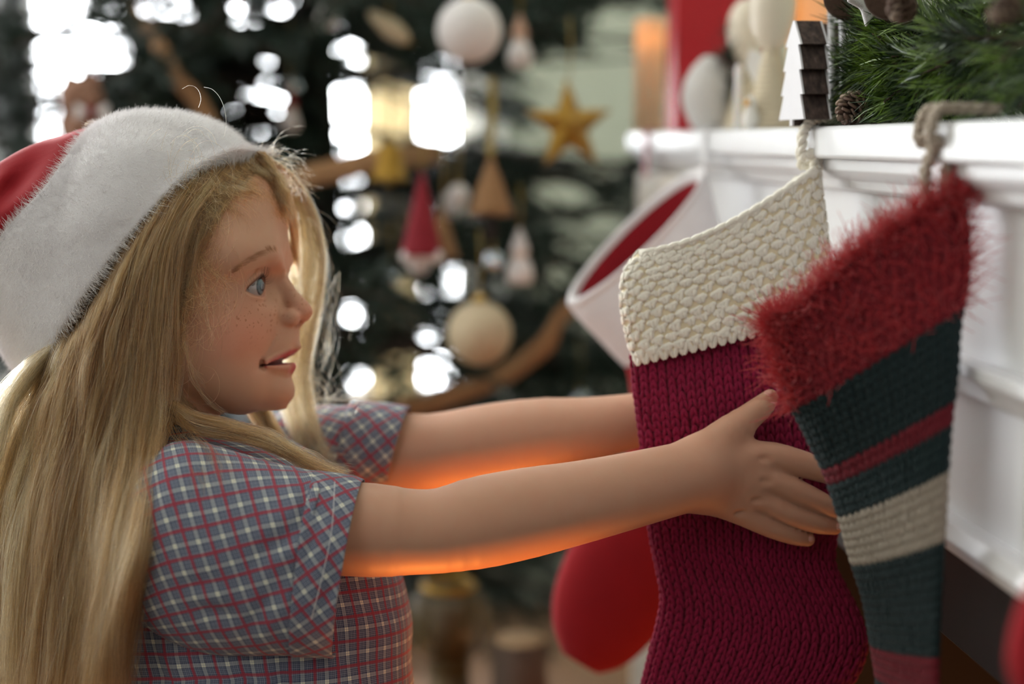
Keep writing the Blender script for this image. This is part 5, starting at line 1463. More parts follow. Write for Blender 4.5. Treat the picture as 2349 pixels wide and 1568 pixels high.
for (ox, oz, n_) in ((0.016, 0.078, 130), (0.022, 0.040, 90), (0.024, 0.098, 90)):
    c0_ = np.array([gx + ox, gy - 0.024, SH_T + oz]); b_ = c0_ + rg5.normal(0, 0.006, (n_, 3)); d_ = rg5.normal(0, 1, (n_, 3)); d_ /= np.linalg.norm(d_, axis=1)[:, None]
    tag(needles_mesh('fir_sprig', b_, b_ + d_ * rg5.uniform(0.012, 0.022, (n_, 1)), 0.0016, fir_m.m, gn, rgx=rg5), kind='stuff')
m = MB(); m.tube([(gx + 0.012, gy - 0.024, SH_T + 0.03), (gx + 0.017, gy - 0.027, SH_T + 0.07), (gx + 0.024, gy - 0.025, SH_T + 0.10)], 0.0012, 6); m.build('sprig_stem', bark, gn, True)

# angels: wound-yarn cone body with an egg-shaped wooden head
yarn_cream = simple('wound_cream_yarn', lin((214, 200, 174)), 0.9, 0.06, 100, 0.2, 900)
egg_m = simple('ivory_lacquer', lin((232, 220, 200)), 0.35, 0.03, 40)
def angel(px, x, base_r, h, label):
    y = ray_y(px, x); c = np.array([x, y, SH_T]); root = empty('yarn_angel', tuple(c)); tag(root, label, 'figurine', 'yarn cone angels on the shelf')
    n = 15; prof = [(0.0005, 0.0004)]
    for i in range(n):
        t0 = i / n
        for f in (0.05, 0.3, 0.5, 0.7, 0.95):
            t = (i + f) / n; r = base_r * (1 - 0.72 * t) * (0.94 + 0.06 * math.sin(math.pi * f)) + 0.0006 * math.sin(math.pi * f)
            prof.append((r, max(0.0004, h * t)))
    prof.append((0.0005, h))
    V, Fc = lathe(prof, c, n=40); mesh('body', V, Fc, yarn_cream, root)
    eh = h * 1.05; r = base_r * 0.86
    V, Fc = lathe([(r * math.sin(a) * (1 - 0.10 * math.cos(a)), h - 0.002 + eh * 0.5 * (1 - math.cos(a))) for a in np.linspace(0.12, math.pi, 18)], c, n=32); mesh('head', V, Fc, egg_m, root)
    # folded wings behind
    for s_ in (-1, 1):
        m = MB(); m.prism([(0.004, h * 0.95), (0.018, h * 1.02), (0.021, h * 0.8), (0.012, h * 0.55), (0.004, h * 0.6)], c + (0, 0.010, 0), np.array([s_ * 0.8, 0.6, 0]), np.array([0, 0, 1.0]), np.array([0, 1.0, 0]), 0.0015); m.build('wing', simple('white_wood', lin((230, 228, 224)), 0.6), root, bevel=0.0003)
    return root
angel(1766, 0.356, 0.0240, 0.070, 'cream yarn cone angel with egg-shaped head beside the cut-out trees')
angel(1708, 0.384, 0.0235, 0.066, 'cream yarn cone angel standing farther back beside the white taper')
# white taper with a small amber bead
ty = ray_y(1691, 0.334); m = MB(); m.lathe([(0.0005, 0.0004), (0.0038, 0.0004), (0.0036, 0.055), (0.0022, 0.0585), (0.0004, 0.0592)], (0.334, ty, SH_T), n=16)
tp = empty('taper_candle', (0.334, ty, SH_T)); tag(tp, 'short white taper candle in front of the yarn angels', 'candle')
m.build('wax', simple('white_wax', lin((240, 240, 240)), 0.4, Subsurface_Weight=0.3, Subsurface_Scale=0.004), tp, True)
m = MB(); m.tube([(0.334, ty, SH_T + 0.059), (0.3343, ty, SH_T + 0.064)], 0.0005, 6); m.build('wick', simple('wick', (0, 0, 0)), tp)
by = ray_y(1704, 0.333); V_, F_ = ico(2)
am = empty('amber_bird', (0.333, by - 0.02, SH_T)); tag(am, 'tiny white bird with an amber beak beside the white taper', 'figurine')
bc = np.array([0.3345, by - 0.02, SH_T])
V, Fc = lathe([(0.001, 0.0004), (0.005, 0.0006), (0.0075, 0.006), (0.0072, 0.012), (0.0045, 0.017), (0.0048, 0.022), (0.004, 0.027), (0.0008, 0.0295)], bc, n=20); mesh('body', V, Fc, simple('white_china', lin((236, 232, 226)), 0.3), am)
V, Fc = lathe([(0.0026, 0.0), (0.0020, 0.003), (0.0002, 0.008)], bc + (-0.0035, -0.003, 0.0235), (-0.5, -0.5, -0.35), 10); mesh('beak', V, Fc, simple('amber', lin((232, 168, 30)), 0.4), am)

# cut-out wooden trees: white painted face, dark bark edges stepped like eaves
woodd = NT('dark_bark_edge'); _w = woodd.n('ShaderNodeMapping'); woodd.t.links.new(woodd.coord(), _w.inputs[0]); _w.inputs['Scale'].default_value = (260, 260, 40)
woodd.p(Base_Color=woodd.ramp(woodd.noise(1.0, _w.outputs[0], 4), [(0.3, lin((44, 33, 30))), (0.6, lin((84, 68, 62))), (0.8, lin((120, 104, 98)))]), Roughness=0.85); woodd.bump(woodd.noise(1.0, _w.outputs[0], 4), 0.4, 0.0012)
whitef = simple('white_wood_face', lin((232, 230, 234)), 0.7, 0.04, 60)
def wood_tree(px, D, hpx, half_w, thick, yaw, label, tiers=4):
    h = hpx * D / FPX; c = W(px, 290, D); c[2] = SH_T + 0.0003
    a = math.radians(yaw)
    hf = np.array([math.sin(PSI), math.cos(PSI), 0.0])
    ed = -hf * math.cos(a) + RIGHT * math.sin(a); en = RIGHT * math.cos(a) + hf * math.sin(a)
    pts = [(-0.10 * half_w, 0), (0.10 * half_w, 0), (0.10 * half_w, h * 0.06)]
    right = []
    for i in range(tiers):
        z0 = h * (0.06 + 0.94 * i / tiers); z1 = h * (0.06 + 0.94 * (i + 1) / tiers)
        w0_ = half_w * (1 - 0.13 * i); w1_ = half_w * (0.66 - 0.13 * i) if i < tiers - 1 else 0.05 * half_w
        right += [(w0_, z0), (w1_, z1)]
    pts += right + [(-x, z) for x, z in right[::-1]] + [(-0.10 * half_w, h * 0.06)]
    root = empty('wooden_tree', tuple(c)); tag(root, label, 'ornament', 'cut-out wooden trees on the shelf')
    m = MB(); m.prism(pts, c + en * 0.0014, ed, np.array([0, 0, 1.0]), en, thick - 0.0028); m.build('bark_edge', woodd.m, root, bevel=0.0005)
    for off in (0.0, thick - 0.0014):
        m = MB(); m.prism(pts, c + en * off, ed, np.array([0, 0, 1.0]), en, 0.0014); m.build('white_face', whitef, root)
    return root
wood_tree(1814, 1.030, 236, 0.030, 0.0205, 6, 'dark-edged wooden cut-out tree with a white face, beside the yarn angel')
wood_tree(1872, 1.075, 232, 0.028, 0.0200, 14, 'dark-edged wooden cut-out tree half hidden behind the pine garland')
wood_tree(1915, 1.16, 330, 0.034, 0.0200, 12, 'taller wooden cut-out tree at the back behind the pine garland')

# pine garland along the near part of the shelf
gar = empty('pine_garland', (0.42, 0.75, SH_T)); tag(gar, 'thick green pine garland lying along the white shelf', 'garland')
ax = spline(np.array([(0.374, 1.015, SH_T + 0.036), (0.378, 0.92, SH_T + 0.045), (0.390, 0.79, SH_T + 0.050), (0.405, 0.62, SH_T + 0.052), (0.42, 0.46, SH_T + 0.05), (0.42, 0.30, SH_T + 0.045)]), 60)
m = MB(); m.tube(ax, 0.004, 8); m.build('stem', bark, gar, True)
Bs, Ts, stems = [], [], MB()
for k in range(210):
    i = min(59, int(rg5.uniform(0, 1) ** 1.25 * 60)); p = ax[i]; T_ = ax[min(59, i + 1)] - ax[max(0, i - 1)]; T_ /= np.linalg.norm(T_)
    a = rg5.uniform(0, 2 * math.pi); d = np.array([math.cos(a), 0, math.sin(a)]) - T_ * rg5.uniform(-0.6, 0.9)
    d /= np.linalg.norm(d); L = rg5.uniform(0.035, 0.062)
    tip = p + d * L
    tip[2] = max(tip[2], SH_T + 0.008); tip[0] = min(max(tip[0], 0.340), 0.60)
    stems.tube([p, (p + tip) / 2 + rg5.normal(0, 0.003, 3), tip], [0.0016, 0.0013, 0.0008], 5)
    nn = 74
    f = rg5.uniform(0.15, 1.0, nn); b = p + (tip - p) * f[:, None]
    rd = rg5.normal(0, 1, (nn, 3)); rd -= d * (rd @ d)[:, None]; rd /= np.linalg.norm(rd, axis=1)[:, None]
    dd = d * rg5.uniform(0.5, 1.3, (nn, 1)) + rd * 0.75 + np.array([0, 0.25, 0]); dd /= np.linalg.norm(dd, axis=1)[:, None]
    t_ = b + dd * rg5.uniform(0.024, 0.042, (nn, 1))
    t_[:, 2] = np.maximum(t_[:, 2], SH_T + 0.0015); t_[:, 0] = np.clip(t_[:, 0], 0.322, 0.612)
    Bs.append(b); Ts.append(t_)
stems.build('twigs', bark, gar, True)['kind'] = 'stuff'
tag(needles_mesh('needles', np.vstack(Bs), np.vstack(Ts), 0.0011, pine_m.m, gar, rgx=rg5), kind='stuff')
# pine cones tucked in the garland
cone_m = simple('cone_scale', lin((96, 72, 58)), 0.75, 0.35, 80, 0.3, 300)
cone_t = simple('cone_tip', lin((150, 130, 112)), 0.8, 0.2, 80)
def pine_cone(c, axis, r, h, label):
    c = np.asarray(c, float); ax_ = np.asarray(axis, float); ax_ /= np.linalg.norm(ax_)
    x = np.cross(ax_, (0.3, 0.5, 0.8)); x /= np.linalg.norm(x); y = np.cross(ax_, x)
    root = empty('pine_cone', tuple(c)); tag(root, label, 'pine cone', 'pine cones in the garland')
    m = MB(); m.lathe([(0.001, 0), (r * 0.35, h * 0.1), (r * 0.4, h * 0.5), (r * 0.15, h * 0.95), (0.0005, h)], c, ax_, 12); m.build('core', cone_m, root, True)
    n = 46
    for k in range(n):
        t = (k + 0.5) / n; a = k * 2.39996; rr = r * (math.sin(math.pi * (0.12 + 0.80 * t)) ** 0.8); z = h * t
        d = math.cos(a) * x + math.sin(a) * y; s_ = -math.sin(a) * x + math.cos(a) * y
        w = r * 0.42 * (0.4 + 0.6 * math.sin(math.pi * (0.15 + 0.75 * t)))
        p0 = c + ax_ * z + d * rr * 0.3; p1 = c + ax_ * (z + h * 0.05) + d * rr * 0.85; p2 = c + ax_ * (z + h * 0.12) + d * rr * 1.05
        m = MB(); V = []
        for p, w_, th in ((p0, w * 0.5, r * 0.05), (p1, w, r * 0.07), (p2, w * 0.55, r * 0.09)):
            nz = np.cross(s_, p2 - p0); nz /= np.linalg.norm(nz)
            V += [p - s_ * w_ - nz * th, p + s_ * w_ - nz * th, p + s_ * w_ + nz * th, p - s_ * w_ + nz * th]
        m.add(V, [(0, 3, 2, 1), (8, 9, 10, 11)] + [(i * 4 + j, i * 4 + (j + 1) % 4, i * 4 + 4 + (j + 1) % 4, i * 4 + 4 + j) for i in range(2) for j in range(4)])
        m.build('scale', cone_m if k % 4 else cone_t, root, True)
    return root
pine_cone(W(1978, 215, 0.985), (-0.55, -0.3, -0.6), 0.0105, 0.024, 'small brown pine cone poking out of the left end of the garland')
pine_cone(W(2085, 40, 0.845), (-0.5, -0.5, 0.35), 0.0085, 0.021, 'brown pine cone high in the garland next to a wood slice')
pine_cone(W(2275, 50, 0.70), (0.3, -0.6, 0.4), 0.007, 0.017, 'brown pine cone in the blurred near part of the garland')
# wood slices and a knitted heart
slice_m = NT('wood_slice'); _d = slice_m.n('ShaderNodeTexWave'); _d.wave_type = 'RINGS'; _d.inputs['Scale'].default_value = 90; _d.inputs['Distortion'].default_value = 1.5; slice_m.t.links.new(slice_m.coord(), _d.inputs[0])
slice_m.p(Base_Color=slice_m.mix(_d.outputs['Fac'], lin((132, 88, 62)), lin((160, 112, 82))), Roughness=0.8)
def wood_slice(c, nrm, r, t, label):
    root = empty('wood_slice', tuple(c)); tag(root, label, 'ornament', 'wood slices in the garland')
    V, Fc = lathe([(0.0005, -t / 2), (r * 0.97, -t / 2), (r * 0.97, t / 2), (0.0005, t / 2)], (0, 0, 0), nrm, 28)
    o = mesh('slice', V, Fc, slice_m.m, root, False, loc=(0, 0, 0)); o.matrix_parent_inverse = Matrix(); o.location = (0, 0, 0)
    V, Fc = lathe([(r * 0.95, -t * 0.55), (r * 1.06, -t * 0.5), (r * 1.07, t * 0.5), (r * 0.95, t * 0.55)], tuple(c), nrm, 28); mesh('bark_rim', V, Fc, bark, root, True)
wood_slice(W(2040, -14, 0.90), (-0.35, -0.9, 0.1), 0.015, 0.007, 'brown wood slice standing in the top of the garland beside a pine cone')
wood_slice(W(1945, -10, 1.0), (-0.3, -0.9, 0.1), 0.016, 0.007, 'brown wood slice standing at the back behind the garland')
kn = empty('knitted_star', tuple(W(1992, 20, 0.945))); tag(kn, 'white knitted star tucked into the top of the garland', 'ornament')
c = W(1992, 0, 0.945); e1, e2, e3 = RIGHT * 0.9 + FWD * 0.4, UP, -FWD
poly = [((0.020 if i % 2 == 0 else 0.0105) * math.sin(i * math.pi / 5 + 3.3), (0.020 if i % 2 == 0 else 0.0105) * math.cos(i * math.pi / 5 + 3.3)) for i in range(10)]
m = MB(); m.prism(poly, c, e1, e2, e3, 0.007); m.build('star', simple('white_knit', lin((228, 226, 228)), 0.9, 0.04, 80, 0.6, 1400), kn, bevel=0.0025, seg=3)
m = MB(); m.tube([c + UP * 0.019, c + UP * 0.034 + RIGHT * 0.004, c + UP * 0.045], 0.0008, 6); m.build('string', simple('white_thread', (0, 0, 0)), kn, True)
# white satin ribbons hanging at the garland's end
for k, (x0, y0, x1, y1, D, lab) in enumerate([(1905, 60, 1902, 276, 1.045, 'narrow white satin ribbon hanging straight behind the end of the garland'), (1930, 40, 1924, 278, 1.03, 'narrow white satin ribbon twisted close to the end of the garland')]):
    P = spline(np.array([W(x0, y0 - 50, D), W(x0 + 3, (y0 + y1) / 2, D), W(x1, y1 - 30, D), W(x1, y1 + 6, D)]), 24); P[:, 2] = np.maximum(P[:, 2], SH_T + 0.0008)
    tw = np.linspace(0.2, 1.2 + k, 24)[:, None]; wv = (RIGHT * np.cos(tw) - FWD * np.sin(tw)) * 0.0024; tk = (RIGHT * np.sin(tw) + FWD * np.cos(tw)) * 0.0006
    rb = MB(); rb.add(np.concatenate([P + wv, P - wv, P + wv + tk, P - wv + tk]), [(i, i + 1, 24 + i + 1, 24 + i) for i in range(23)] + [(48 + i + 1, 48 + i, 72 + i, 72 + i + 1) for i in range(23)] + [(i + 1, i, 48 + i, 49 + i) for i in range(23)] + [(24 + i, 25 + i, 73 + i, 72 + i) for i in range(23)])
    tag(rb.build('ribbon', simple('white_satin', lin((228, 226, 228)), 0.35), None, True), lab, 'ribbon', 'white ribbons on the garland')

# ------------------------------------------------------------------ the tree by the window
rg6 = np.random.default_rng(11)
TD = 2.30
TRX = 738
tb_ = W(TRX, 784, TD); tx, ty_ = tb_[0], tb_[1]
tree = empty('christmas_tree', (tx, ty_, 0)); tag(tree, 'large dark green fir tree hung with ornaments in front of the window', 'tree')
trunk_m = simple('trunk_bark', lin((44, 36, 34)), 0.9, 0.3, 40, 0.6, 200)
m = MB(); m.tube([(tx, ty_, 0.05), (tx + 0.01, ty_, 0.6), (tx, ty_, 1.2), (tx - 0.012, ty_, 1.8), (tx - 0.01, ty_, 2.1)], [0.042, 0.038, 0.030, 0.018, 0.006], 14); m.build('trunk', trunk_m, tree, True)
m = MB(); m.lathe([(0.05, 0.012), (0.17, 0.014), (0.18, 0.02), (0.16, 0.10), (0.15, 0.16), (0.05, 0.17)], (tx, ty_, 0.0), n=28); m.build('stand', simple('green_iron', lin((30, 50, 38)), 0.5), tree, True)
def to_px(P):
    q = np.atleast_2d(P) - CAM; d = q @ FWD
    return np.stack([CX + FPX * (q @ RIGHT) / d, CY - FPX * (q @ UP) / d, d], 1)
# openings in the foliage through which the window shows: (x, y, rx, ry)
GAPS = [(95, 150, 42, 200), (130, 10, 62, 42), (205, 85, 34, 24), (250, 100, 34, 30), (320, 15, 26, 30), (400, 25, 46, 42), (550, 40, 52, 42), (668, 28, 48, 46), (215, 138, 82, 62), (97, 255, 34, 92), (536, 172, 40, 30), (612, 146, 38, 34), (590, 255, 62, 70), (680, 205, 28, 26), (412, 240, 42, 24), (510, 258, 24, 28), (780, 255, 24, 54),
        (860, 268, 66, 50), (950, 262, 54, 52), (1012, 292, 62, 56), (1060, 270, 40, 52), (790, 735, 34, 60), (960, 810, 92, 60), (1000, 850, 66, 40), (1078, 618, 38, 20), (1280, 630, 46, 36), (1330, 560, 50, 30), (1290, 440, 60, 40), (1300, 250, 60, 90), (1380, 240, 60, 100), (1250, 160, 40, 26), (1400, 330, 66, 90), (1395, 520, 40, 46), (1385, 165, 90, 34), (1365, 240, 95, 90), (1320, 330, 60, 46), (1250, 330, 40, 34), (100, 240, 50, 100), (110, 120, 56, 70), (1430, 150, 80, 150)]
GA = np.array(GAPS, float)
def open_at(P):
    q = to_px(P)
    return (((q[:, None, 0] - GA[None, :, 0]) / (GA[None, :, 2] + 3)) ** 2 + ((q[:, None, 1] - GA[None, :, 1]) / (GA[None, :, 3] + 3)) ** 2 < 1).any(1)
twig_m = simple('twig_bark', lin((62, 48, 40)), 0.9)
TABLE = W(1090, 1700, 1.70)[:2]
def add_branch(z, az, L, rise, nt):
    d = np.array([math.cos(az), math.sin(az), 0]); p0 = np.array([tx, ty_, z])
    pts = [p0, p0 + d * L * 0.35 + (0, 0, rise * 0.55), p0 + d * L * 0.7 + (0, 0, rise * 0.8), p0 + d * L + (0, 0, rise)]
    C_ = spline(np.array(pts), 24)
    if (C_[:, 0] > 0.58).any() or C_[-1, 1] > 3.22: return
    if ((C_[:, 0] > 0.19) & (C_[:, 1] < 1.86)).any(): return
    if z < 0.74 and (np.hypot(C_[:, 0] - TABLE[0], C_[:, 1] - TABLE[1]) < 0.30).any(): return
    Bs, Ts, tw = [], [], MB()
    tw.tube(C_[::3], np.linspace(0.008, 0.0022, len(C_[::3])), 6)
    n0 = 0
    for k in range(nt):
        f = 0.14 + 0.86 * (k + rg6.uniform(0, 1)) / nt; i = min(23, int(f * 23)); p = C_[i]
        T_ = C_[min(23, i + 1)] - C_[max(0, i - 1)]; T_ /= np.linalg.norm(T_)
        sd = np.cross(T_, (0, 0, 1.0)); sd /= np.linalg.norm(sd) + 1e-9
        s_ = 1 if k % 2 else -1
        tl = L * rg6.uniform(0.20, 0.36) * (1.15 - 0.6 * f)
        dd = T_ * 0.8 + sd * s_ * rg6.uniform(0.5, 1.0) + np.array([0, 0, rg6.normal(-0.15, 0.25)]); dd /= np.linalg.norm(dd)
        tip = p + dd * tl + np.array([0, 0, -0.08 * tl])
        if tip[1] > 3.22 or (tip[0] > 0.27 and tip[1] < 1.82): continue
        if open_at(np.array([(p + tip) / 2]))[0] and open_at(np.array([tip]))[0]: continue
        tw.tube([p, (p + tip) / 2 + (0, 0, 0.008), tip], [0.0026, 0.002, 0.001], 4); n0 += 1
        nn = int(40 + 290 * tl)
        g = rg6.uniform(0, 1, nn); b = p + (tip - p) * g[:, None] + np.array([0, 0, 0.008]) * (4 * g * (1 - g))[:, None]
        rd = rg6.normal(0, 1, (nn, 3)); rd /= np.linalg.norm(rd, axis=1)[:, None]
        q = b + (dd * 0.55 + rd * 0.85) * rg6.uniform(0.018, 0.032, (nn, 1))
        ok = ~open_at(q) | (rg6.uniform(0, 1, nn) < 0.03)
        Bs.append(b[ok]); Ts.append(q[ok])
    if not n0: return
    br = tw.build('branch', twig_m, tree, True)
    b, q = np.vstack(Bs), np.vstack(Ts)
    if len(b): tag(needles_mesh('needles', b, q, 0.0028, fir_m.m, br, rgx=rg6), kind='stuff')
for z, n, L in [(0.28, 9, 0.72), (0.40, 10, 0.74), (0.50, 10, 0.72), (0.60, 11, 0.70), (0.69, 11, 0.68), (0.78, 11, 0.67), (0.86, 11, 0.65), (0.94, 11, 0.64), (1.02, 11, 0.62), (1.10, 9, 0.60), (1.26, 10, 0.58), (1.34, 10, 0.56), (1.42, 10, 0.54), (1.50, 9, 0.50), (1.60, 8, 0.44), (1.72, 7, 0.36), (1.86, 6, 0.26), (1.98, 5, 0.16)]:
    a0 = rg6.uniform(0, 6.28)
    for k in range(n):
        az = a0 + k * 2 * math.pi / n + rg6.normal(0, 0.12)
        add_branch(z + rg6.normal(0, 0.02), az, L * rg6.uniform(0.82, 1.08), rg6.normal(0.01, 0.05) - 0.06 * (z < 0.7), 24)
for z in (1.14, 1.18, 1.23, 1.29, 1.36):
    for az in np.linspace(2.45, 4.5, 7): add_branch(z + rg6.normal(0, 0.012), az + rg6.normal(0, 0.1), rg6.uniform(0.42, 0.60), rg6.normal(0.02, 0.03), 24)
# the single sprig that reaches out to the right of the star
def az_to(px, D):
    q = W(px, 420, D); return math.atan2(q[1] - ty_, q[0] - tx), math.hypot(q[0] - tx, q[1] - ty_)
for px, D, z in ((1420, 2.15, 1.055), (1440, 2.1, 0.93), (1400, 2.0, 0.80), (1335, 2.2, 1.31), (1310, 2.1, 1.26), (1430, 2.2, 0.70)):
    az, L = az_to(px, D); add_branch(z, az, L, 0.02, 24)

# ------------------------------------------------------------------ ornaments
gold = simple('gold_glitter', lin((160, 124, 52)), 0.4, 0.25, 200, 0.4, 900, Metallic=0.85)
cordm = simple('gold_cord', lin((150, 128, 54)), 0.5)
burlap = simple('burlap', lin((150, 112, 76)), 0.95, 0.2, 120, 0.6, 700)
white_orn = simple('white_frosted', lin((226, 220, 218)), 0.6, 0.05, 60)
ivory_gl = simple('ivory_glitter', lin((206, 188, 156)), 0.55, 0.25, 250, 0.5, 900, Metallic=0.15)
cap_m = simple('gold_cap', lin((190, 156, 84)), 0.3, Metallic=1.0)
redf = simple('red_ornament_felt', lin((128, 14, 32)), 0.85, 0.1, 40)
px_r = lambda r, D: r * D / FPX
def cord(root, top, up=0.07):
    m = MB(); m.tube([top, top + UP * 0.5 * up + RIGHT * 0.002, top + UP * up], 0.0011, 5); m.build('hanging_cord', cordm, root, True)
def root_at(name, c, label, cat='ornament', group=None):
    r = empty(name, tuple(c)); tag(r, label, cat, group); return r
def bauble(px, py, r, D, mat, label, group):
    c = W(px, py, D); R_ = px_r(r, D); root = root_at('bauble', c, label, 'bauble', group)
    V_, F_ = ico(4); mesh('ball', c + V_ * R_, F_, mat, root)
    m = MB(); m.lathe([(R_ * 0.05, R_ * 0.97), (R_ * 0.22, R_ * 0.97), (R_ * 0.22, R_ * 1.16), (R_ * 0.1, R_ * 1.2), (R_ * 0.04, R_ * 1.3)], c, (0, 0, 1), 16); m.build('cap', cap_m, root, True)
    cord(root, c + np.array([0, 0, R_ * 1.28]))
    return root
G_ = 'baubles on the tree'
bauble(1076, 70, 74, 1.63, white_orn, 'large frosted white bauble high on the tree', G_)
bauble(1100, 764, 74, 1.61, ivory_gl, 'large cream glitter bauble with gold cap in the middle of the tree', G_)
gl = NT('silver_glass'); gl.p(Base_Color=(0.75, 0.85, 0.95, 1), Metallic=1.0, Roughness=0.12)
bauble(1131, 600, 24, 1.65, gl.m, 'small shiny silver bauble beside the white gnome', G_)
bauble(962, 605, 26, 1.63, white_orn, 'small frosted white bauble under the red cone gnome', G_)
bauble(1052, 446, 24, 1.73, white_orn, 'small frosted white bauble beside the burlap tree ornament', G_)
bauble(900, 640, 20, 1.95, gl.m, 'small shiny silver bauble deep in the dark branches', G_)
bauble(665, 195, 26, 1.95, gl.m, 'small shiny silver bauble above the little red-capped figure', G_)
bauble(430, 215, 24, 2.0, gl.m, 'small shiny silver bauble in the branches near the burlap ribbon', G_)
bauble(1040, 470, 30, 2.0, white_orn, 'small frosted white bauble behind the burlap tree ornament', G_)
bauble(1330, 920, 24, 2.0, gl.m, 'small shiny silver bauble low on the right of the tree', G_)
# gold star
c = W(1306, 288, 1.65); st_ = root_at('star_ornament', c, 'gold five-pointed star hanging at the right edge of the tree', 'ornament')
R1, R2 = px_r(112, 1.65), px_r(46, 1.65)
ex, ez_ = RIGHT * 0.95 + FWD * 0.3, UP
out = [((R1 if i % 2 == 0 else R2) * math.sin(i * math.pi / 5 - 0.06), (R1 if i % 2 == 0 else R2) * math.cos(i * math.pi / 5 - 0.06)) for i in range(10)]
V = [c - FWD * 0.016] + [c + ex * x + ez_ * y for x, y in out] + [c + FWD * 0.016]
mesh('star', V, [(0, 1 + (i + 1) % 10, 1 + i) for i in range(10)] + [(11, 1 + i, 1 + (i + 1) % 10) for i in range(10)], gold, st_, False)
cord(st_, c + UP * R1 * 0.98)
def cone_orn(name, px, top, bot, half, D, mat, label, cat='ornament'):
    c = W(px, bot, D); h = px_r(bot - top, D); root = root_at(name, c, label, cat)
    m = MB(); m.lathe([(0.001, 0), (px_r(half, D), 0.0), (px_r(half, D) * 0.98, h * 0.04), (px_r(half, D) * 0.5, h * 0.55), (px_r(half, D) * 0.12, h * 0.93), (0.0008, h)], c, UP, 28); m.build('cone', mat, root, True)
    cord(root, c + UP * h * 0.98); return root, c, h
r_, c, h = cone_orn('burlap_tree', 1126, 356, 492, 52, 1.63, burlap, 'brown burlap tree ornament under the gold cord')
m = MB(); m.tube([c - UP * 0.03, c], 0.006, 10); m.build('stem', trunk_m, r_, True)
r_, c, h = cone_orn('cone_gnome', 968, 392, 590, 50, 1.61, redf, 'tall red felt cone gnome with white trim on the tree')
V_, F_ = ico(3); m = MB()
for dx in (-32, -10, 12, 34): m.add(c + RIGHT * px_r(dx, 1.61) - FWD * 0.010 + V_ * px_r(16, 1.61), F_)
m.build('fleece_trim', white_orn, r_, True)
cone_orn('burlap_cone', 1015, 470, 592, 38, 1.67, burlap, 'small tan burlap cone just right of the red cone gnome')
# gold bell
c = W(893, 372, 1.67); bl_ = root_at('bell_ornament', c, 'gold bell hanging in front of the burlap ribbon', 'bell')
R_ = px_r(46, 1.67); m = MB(); m.lathe([(R_ * 0.9, -R_ * 0.95), (R_ * 1.02, -R_ * 0.95), (R_ * 0.92, -R_ * 0.8), (R_ * 0.72, -R_ * 0.3), (R_ * 0.66, R_ * 0.4), (R_ * 0.5, R_ * 0.8), (R_ * 0.2, R_ * 1.0), (0.001, R_ * 1.02)], c, UP, 28); m.build('dome', gold, bl_, True)
m = MB(); V_, F_ = ico(2); m.add(c - UP * R_ * 1.0 + V_ * R_ * 0.2, F_); m.build('clapper', cap_m, bl_, True); cord(bl_, c + UP * R_ * 1.02)
# gnomes, bear and small figures
def gnome(px, py, s, D, body, hat_, label, name='gnome_ornament'):
    c = W(px, py, D); u = px_r(s, D); root = root_at(name, c, label, 'ornament')
    m = MB(); m.lathe([(0.001, -u), (u * 0.5, -u * 0.98), (u * 0.62, -u * 0.6), (u * 0.5, -u * 0.1), (u * 0.34, u * 0.15), (0.001, u * 0.2)], c, UP, 20); m.build('body', body, root, True)
    V_, F_ = ico(3); m = MB(); m.add(c + UP * u * 0.32 + V_ * u * 0.34, F_); m.build('head', simple('pale_felt', lin((226, 200, 182)), 0.8), root, True)
    m = MB(); m.lathe([(u * 0.40, u * 0.42), (u * 0.42, u * 0.52), (u * 0.25, u * 1.0), (u * 0.06, u * 1.45), (0.001, u * 1.5)], c, UP, 20); m.build('hat', hat_, root, True)
    cord(root, c + UP * u * 1.48, 0.05); return root
gnome(1192, 600, 52, 1.65, white_orn, white_orn, 'white pointed-hat gnome ornament right of the silver bauble')
gnome(664, 262, 38, 1.85, white_orn, redf, 'little white figure with a red cap beside the bright window gap')
gnome(752, 20, 44, 1.73, white_orn, redf, 'little figure with a red cap at the top edge of the picture')
gnome(1192, 105, 48, 1.73, white_orn, simple('pale_wood', lin((190, 150, 126)), 0.7), 'small white figure hanging just right of the large white bauble')
c = W(188, 236, 1.68); bear = root_at('bear_ornament', c, 'brown teddy bear ornament with a white and red bow, above the hat', 'ornament'); u = px_r(50, 1.68)
V_, F_ = ico(3); bm2 = simple('bear_plush', lin((142, 104, 84)), 0.95, 0.15, 80, 0.5, 500)
for nm, off, sz in (('head', (0, 0.2), (1.0, 0.9, 0.95)), ('body', (0.15, -1.25), (0.95, 0.85, 1.1)), ('muzzle', (0.55, -0.05), (0.42, 0.5, 0.36)), ('ear', (-0.55, 1.0), (0.32, 0.22, 0.32)), ('ear', (0.5, 1.05), (0.32, 0.22, 0.32)), ('arm', (-0.75, -1.0), (0.34, 0.34, 0.6)), ('arm', (1.0, -1.0), (0.34, 0.34, 0.6))):
    P = V_ * np.array(sz) * u; m = MB(); m.add(c + RIGHT * off[0] * u + UP * off[1] * u + P[:, :1] * RIGHT - P[:, 1:2] * FWD - (0.55 * u * FWD if nm == 'muzzle' else 0) + P[:, 2:] * UP, F_); m.build(nm, bm2, bear, True)
m = MB()
for s_ in (-1, 1): m.prism([(0, 0), (s_ * 0.75, 0.42), (s_ * 0.75, -0.42)] if s_ > 0 else [(0, 0), (-0.75, -0.42), (-0.75, 0.42)], c + RIGHT * 0.7 * u - UP * 0.55 * u - FWD * u * 0.95, RIGHT * u, UP * u, FWD, 0.008)
m.build('bow', white_orn, bear, bevel=0.003)
P = V_ * u * 0.22; m = MB(); m.add(c + RIGHT * 0.7 * u - UP * 0.55 * u - FWD * u * 1.0 + P, F_); m.build('bow_knot', redf, bear, True); cord(bear, c + UP * 1.15 * u)
